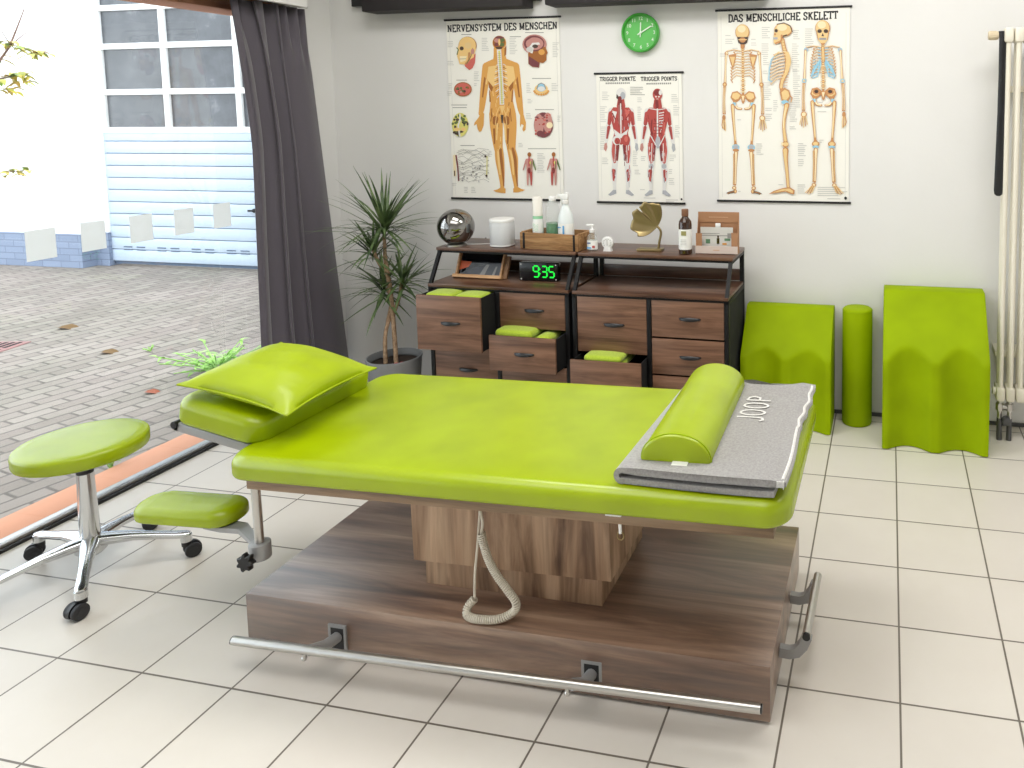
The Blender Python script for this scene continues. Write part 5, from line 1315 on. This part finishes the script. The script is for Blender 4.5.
a.poly([(456, 190), (500, 230), (506, 280), (474, 296), (448, 292), (446, 262), (450, 230)], B); a.ell(466, 208, 11, 12, K); a.ell(458, 232, 7, 8, BD); a.poly([(446, 252), (476, 252), (474, 266), (446, 268)], G); a.limb([(502, 240), (498, 276), (462, 292)], [6, 7, 6], BD); a.line([(512, 244), (540, 236)], 8, K)
a.poly([(486, 620), (520, 594), (552, 610), (560, 650), (540, 690), (520, 720), (500, 690)], BD); a.poly([(498, 624), (522, 604), (546, 618), (552, 650), (526, 680), (506, 670)], B); a.line([(552, 640), (570, 660), (562, 690)], 7, BD); a.ell(520, 690, 24, 14, C)
a.limb([(534, 710), (518, 790), (512, BT + 180), (522, BT + 270), (522, BT + 295)], [17, 12, 11, 13, 22], BD); a.limb([(532, 712), (516, 790), (512, BT + 180), (522, BT + 268)], [11, 8, 7, 9], B); a.limb([(528, 730), (512, 800), (509, BT + 180)], [4, 3, 2.5], BL); a.ell(524, BT + 294, 20, 13, B); a.ell(500, BT + 292, 7, 12, BL)
a.limb([(522, BT + 335), (524, BT + 400), (532, BT + 500), (538, BT + 590)], [20, 14, 11, 11], BD); a.limb([(520, BT + 336), (522, BT + 400), (532, BT + 500), (538, BT + 588)], [13, 9, 7, 6], B)
a.poly([(548, BT + 590), (582, BT + 612), (578, BT + 640), (550, BT + 636), (520, BT + 622), (470, BT + 630), (404, BT + 640), (440, BT + 618), (500, BT + 598)], BD); a.poly([(546, BT + 600), (572, BT + 616), (568, BT + 632), (520, BT + 614), (470, BT + 624), (430, BT + 630), (500, BT + 604)], B)
a.flush('printed_skeleton', ch); a.ell(922, BT + 662, 9, 11, I); a.flush('publisher_mark', ch)
m = MB(off(O)); slab_text(m, 'DAS MENSCHLICHE SKELETT', fx(134, 120), fx(880, 105), fz(500, 114) - .0185, .037, PUTT, 0, .19)
m.build('title', INK, ch, 0)

# ------------------------------------------------------------------ wall clock
cc = (-1.056, 2.042); O = (cc[0], YW, cc[1]); t = thing('wall_clock', 'round green wall clock with white numerals between the charts', 'clock', O)
FR = Matrix.Rotation(radians(90), 4, 'X')
m = MB(FR); m.lathe([(.060, 0), (.100, 0), (.1045, .006), (.1055, .022), (.1045, .034), (.1005, .038), (.0965, .036), (.0945, .028), (.0935, .016)], n=64, cap1=False); m.build('clock_case', CLOCKG, t, 50)
m = MB(FR); m.lathe([(.02, .0145), (.0945, .0155)], n=64, cap0=True, cap1=True); m.build('clock_face', plain('green_clock_face', (96, 186, 92), .45), t)
for k in range(1, 13):
    b = font_mesh(str(k), .026, .0004); a_ = radians(90 - 30 * k)
    m = MB(Matrix.Translation((.076 * cos(a_), -.0175, .076 * sin(a_))) @ FR); m.merge(b, 0); m.build('numeral', CLOCKW, t, 0)
def hand(name, ang, L, tail, w, d):
    m = MB(Matrix.Translation((0, -d, 0)) @ Matrix.Rotation(radians(ang), 4, 'Y')); m.box(-w / 2, w / 2, -.0008, .0008, -tail, L * .92); m.prism([(-w / 2, L * .92), (w / 2, L * .92), (w * .25, L), (-w * .25, L)], -.0008, .0008, 0, 'y'); m.build(name, CLOCKW, t, 0)
hand('minute_hand', 60, .070, .02, .0065, .021); hand('hour_hand', 3, .056, .024, .006, .0235)
m = MB(FR); m.lathe([(.005, .016), (.005, .026), (.003, .027)], n=16); m.build('hand_boss', CLOCKW, t)

# ------------------------------------------------------------------ potted dracaena
PX, PY = -2.335, -.05; O = (PX, PY, 0)
t = thing('potted_dracaena', 'tall spiky dragon tree in a round grey pot by the curtain', 'potted plant', O)
m = MB(); m.lathe([(.105, 0), (.112, .004), (.138, .30), (.142, .312), (.141, .318), (.134, .318), (.130, .306), (.128, .285)], n=48, cap1=False); m.build('pot', POTM, t, 50)
m = MB(); m.lathe([(.02, .283), (.129, .279)], n=32); m.build('soil', SOIL, t)
m = MB(off(O)); tr_ = [
 ([(-2.375, -.07, .27), (-2.385, -.05, .42), (-2.39, -.01, .50), (-2.40, .04, .60), (-2.44, .05, .66)], [.011, .010, .012, .009, .007]),
 ([(-2.325, -.05, .27), (-2.36, -.01, .48), (-2.40, .03, .66), (-2.425, .04, .78), (-2.43, .04, .86), (-2.428, .04, .985)], [.012, .012, .012, .011, .009, .008]),
 ([(-2.41, .04, .74), (-2.45, .02, .80), (-2.47, .0, .88)], [.011, .010, .008]),
 ([(-2.375, .01, .52), (-2.36, .05, .62), (-2.35, .06, .70)], [.010, .009, .008])]
for P, r in tr_: m.tube(smooth_path(P, 4), [r[min(len(r) - 1, int(i / 4))] for i in range(4 * (len(P) - 1) + 1)], 10)
m.build('trunk', BARK, t)
R = random.Random(21)
def crown(c, n, L, bias=(0, 0, .1), low=-.35):
    mb = MB(off(O)); c = Vector(c)
    for k in range(n):
        a = 2.39996 * k + R.uniform(-.2, .2); e = low + (1.25 - low) * (k / n) ** .9 + R.uniform(-.1, .1)
        d = Vector((cos(a) * cos(e), sin(a) * cos(e), sin(e))) + Vector(bias); ll = L * R.uniform(.72, 1.08)
        back = c.y + d.normalized().y * ll
        if back > YW - .04: ll *= max(.25, (YW - .05 - c.y) / (back - c.y))
        side = c.x + d.normalized().x * ll
        if side < -2.76: ll *= max(.3, (-2.75 - c.x) / (side - c.x))
        if side > -2.17: ll *= max(.3, (-2.18 - c.x) / (side - c.x))
        leaf_blade(mb, c + Vector((R.uniform(-.008, .008), R.uniform(-.008, .008), R.uniform(-.05, .02))), d, ll, .017, R.uniform(.25, .85), 6)
    return mb.build('leaf_crown', LEAF, t, 60)
crown((-2.428, .04, .99), 74, .39)
crown((-2.47, .0, .875), 34, .26)
crown((-2.345, .06, .70), 46, .29, (.05, 0, .05))
crown((-2.455, .05, .655), 42, .29, (-.08, 0, 0), -.5)
m = MB(off(O)); m.sphere((-2.27, -.12, .296), .018, 10, 8, 0, (1.2, .8, .7)); m.sphere((-2.255, -.10, .294), .013, 10, 8); m.build('red_pebble', plain('red_pebble_paint', (186, 70, 80), .5), t)

# ------------------------------------------------------------------ radiator with valve and shoe horn
RX, RY = .808, .235; O = (RX + .1, RY, 0)
t = thing('radiator', 'tall cream tubular radiator with a black shoe horn hanging beside it', 'radiator', O)
for k in range(5):
    x = RX + .046 * k; m = MB(off(O))
    for y in (RY - .030, RY + .030): m.tube([(x, y, .25), (x, y, 1.95)], .0125, 12)
    for z0, z1 in ((.20, .27), (1.93, 2.0)): m.box(x - .0215, x + .0215, RY - .052, RY + .052, z0, z1, .012)
    m.build('column_section', CREAMR, t)
m = MB(off(O)); m.cyl((RX - .04, RY - .02, 1.966), (RX + .02, RY - .02, 1.966), .012, 16); m.build('valve_neck', CREAMR, t)
m = MB(off(O)); m.cyl((RX - .092, RY - .02, 1.966), (RX - .045, RY - .02, 1.966), .020, 28, 0, .004)
for k in range(14):
    a_ = 2 * pi * k / 14; m.box(RX - .084, RX - .055, RY - .02 + .0195 * cos(a_) - .002, RY - .02 + .0195 * cos(a_) + .002, 1.966 + .0195 * sin(a_) - .002, 1.966 + .0195 * sin(a_) + .002)
m.build('thermostat_head', plain('aged_cream_knob', (214, 198, 168), .45), t)
m = MB(off(O)); m.cyl((RX - .035, RY - .02, .245), (RX - .012, RY - .02, .245), .019, 20, 0, .003); m.build('vent_plug', CREAMR, t)
m = MB(off(O))
for x in (RX, RX + .046): m.cyl((x, RY - .02, .10), (x, RY - .02, .21), .012, 14); m.cyl((x, RY - .02, .15), (x, RY - .02, .185), .019, 6)
m.cyl((RX - .012, RY - .02, .165), (RX + .058, RY - .02, .165), .013, 14); m.build('valve_block', STEEL, t)
m = MB(off(O)); m.cyl((RX + .03, RY - .06, .105), (RX + .03, RY - .02, .105), .020, 20, 0, .003); m.cyl((RX, RY - .02, .0), (RX, RY - .02, .11), .013, 14); m.cyl((RX + .046, RY - .02, .0), (RX + .046, RY - .02, .11), .013, 14); m.build('supply_pipe', DGREYM, t)
m = MB(off(O)); m.box(RX - .02, RX + .24, RY + .03, YW, 1.70, 1.73, .002); m.box(RX - .02, RX + .24, RY + .03, YW, .40, .43, .002); m.build('wall_bracket', CREAMR, t)
O = (RX - .026, RY - .035, 1.6); t = thing('shoe_horn', 'long black shoe horn hanging from the radiator valve neck', 'shoe horn', O)
m = MB(off(O)); rows = []
for (z, w, dx) in ((1.985, .020, 0), (1.95, .0175, 0), (1.80, .0165, 0), (1.6, .017, -.001), (1.40, .019, -.003), (1.28, .021, -.004), (1.235, .021, -.005), (1.215, .018, -.005), (1.207, .008, -.005)):
    r = []
    for q in range(9):
        u = -1 + 2 * q / 8; r.append((RX - .026 + dx + w * u, RY - .038 + .006 * u * u - .001, z))
    for q in range(9):
        u = 1 - 2 * q / 8; r.append((RX - .026 + dx + w * u, RY - .034 + .006 * u * u, z))
    rows.append(r)
m.loops(rows); m.build('blade', BLACKP, t, 50)
m = MB(off(O)); m.tube([(RX - .026, RY - .02 + .0165 * sin(a_), 1.966 + .0165 * cos(a_)) for a_ in [2 * pi * k / 24 for k in range(25)]], .0035, 6, cap=False); m.build('hanging_loop', BLACKP, t)

# ------------------------------------------------------------------ camera
cam = bpy.data.cameras.new('camera'); co = bpy.data.objects.new('camera', cam); COL.objects.link(co)
Rm = ((0.97975962, 0.20005546, -0.00699257), (0.01044193, -0.08596059, -0.99624382), (-0.1999051, 0.97600645, -0.08630968))
M3 = Matrix((Vector(Rm[0]), -Vector(Rm[1]), -Vector(Rm[2]))).transposed()
co.matrix_world = Matrix.Translation((.85371687 * .31, -11.3371993 * .31, 5.26301764 * .31)) @ M3.to_4x4()
cam.sensor_width = 36; cam.sensor_fit = 'HORIZONTAL'; cam.lens = 745.683942 / 1024 * 36
cam.shift_x = (512 - 736.91990316) / 1024; cam.shift_y = (173.15276869 - 384) / 1024
cam.clip_start = .05; cam.clip_end = 100
scene.camera = co

# ------------------------------------------------------------------ light
w = bpy.data.worlds.new('overcast_sky'); scene.world = w; w.use_nodes = True
bg = w.node_tree.nodes['Background']; bg.inputs['Color'].default_value = (.90, .96, 1.0, 1); bg.inputs['Strength'].default_value = 4.3
def area(name, loc, rot, sx, sy, power, col=(1, 1, 1)):
    l = bpy.data.lights.new(name, 'AREA'); l.shape = 'RECTANGLE'; l.size = sx; l.size_y = sy; l.energy = power; l.color = col
    o = bpy.data.objects.new(name, l); COL.objects.link(o); o.location = loc; o.rotation_euler = rot; return o
area('ceiling_lamp', (-1.3, -1.1, 3.05), (0, 0, 0), 1.3, .6, 33, (1, .985, .96))
area('ceiling_lamp', (.7, -.9, 3.05), (0, 0, 0), 1.3, .6, 33, (1, .985, .96))
area('ceiling_lamp', (-.9, -2.7, 3.05), (0, 0, 0), 2.8, 1.5, 52, (1, .985, .96))
scene.view_settings.view_transform = 'Standard'; scene.view_settings.look = 'None'
scene.view_settings.gamma = 1.0; scene.view_settings.use_curve_mapping = False; scene.view_settings.exposure = -.17
scene.cycles.use_denoising = True; scene.cycles.max_bounces = 8; scene.cycles.transparent_max_bounces = 12
scene.cycles.caustics_reflective = False; scene.cycles.caustics_refractive = False
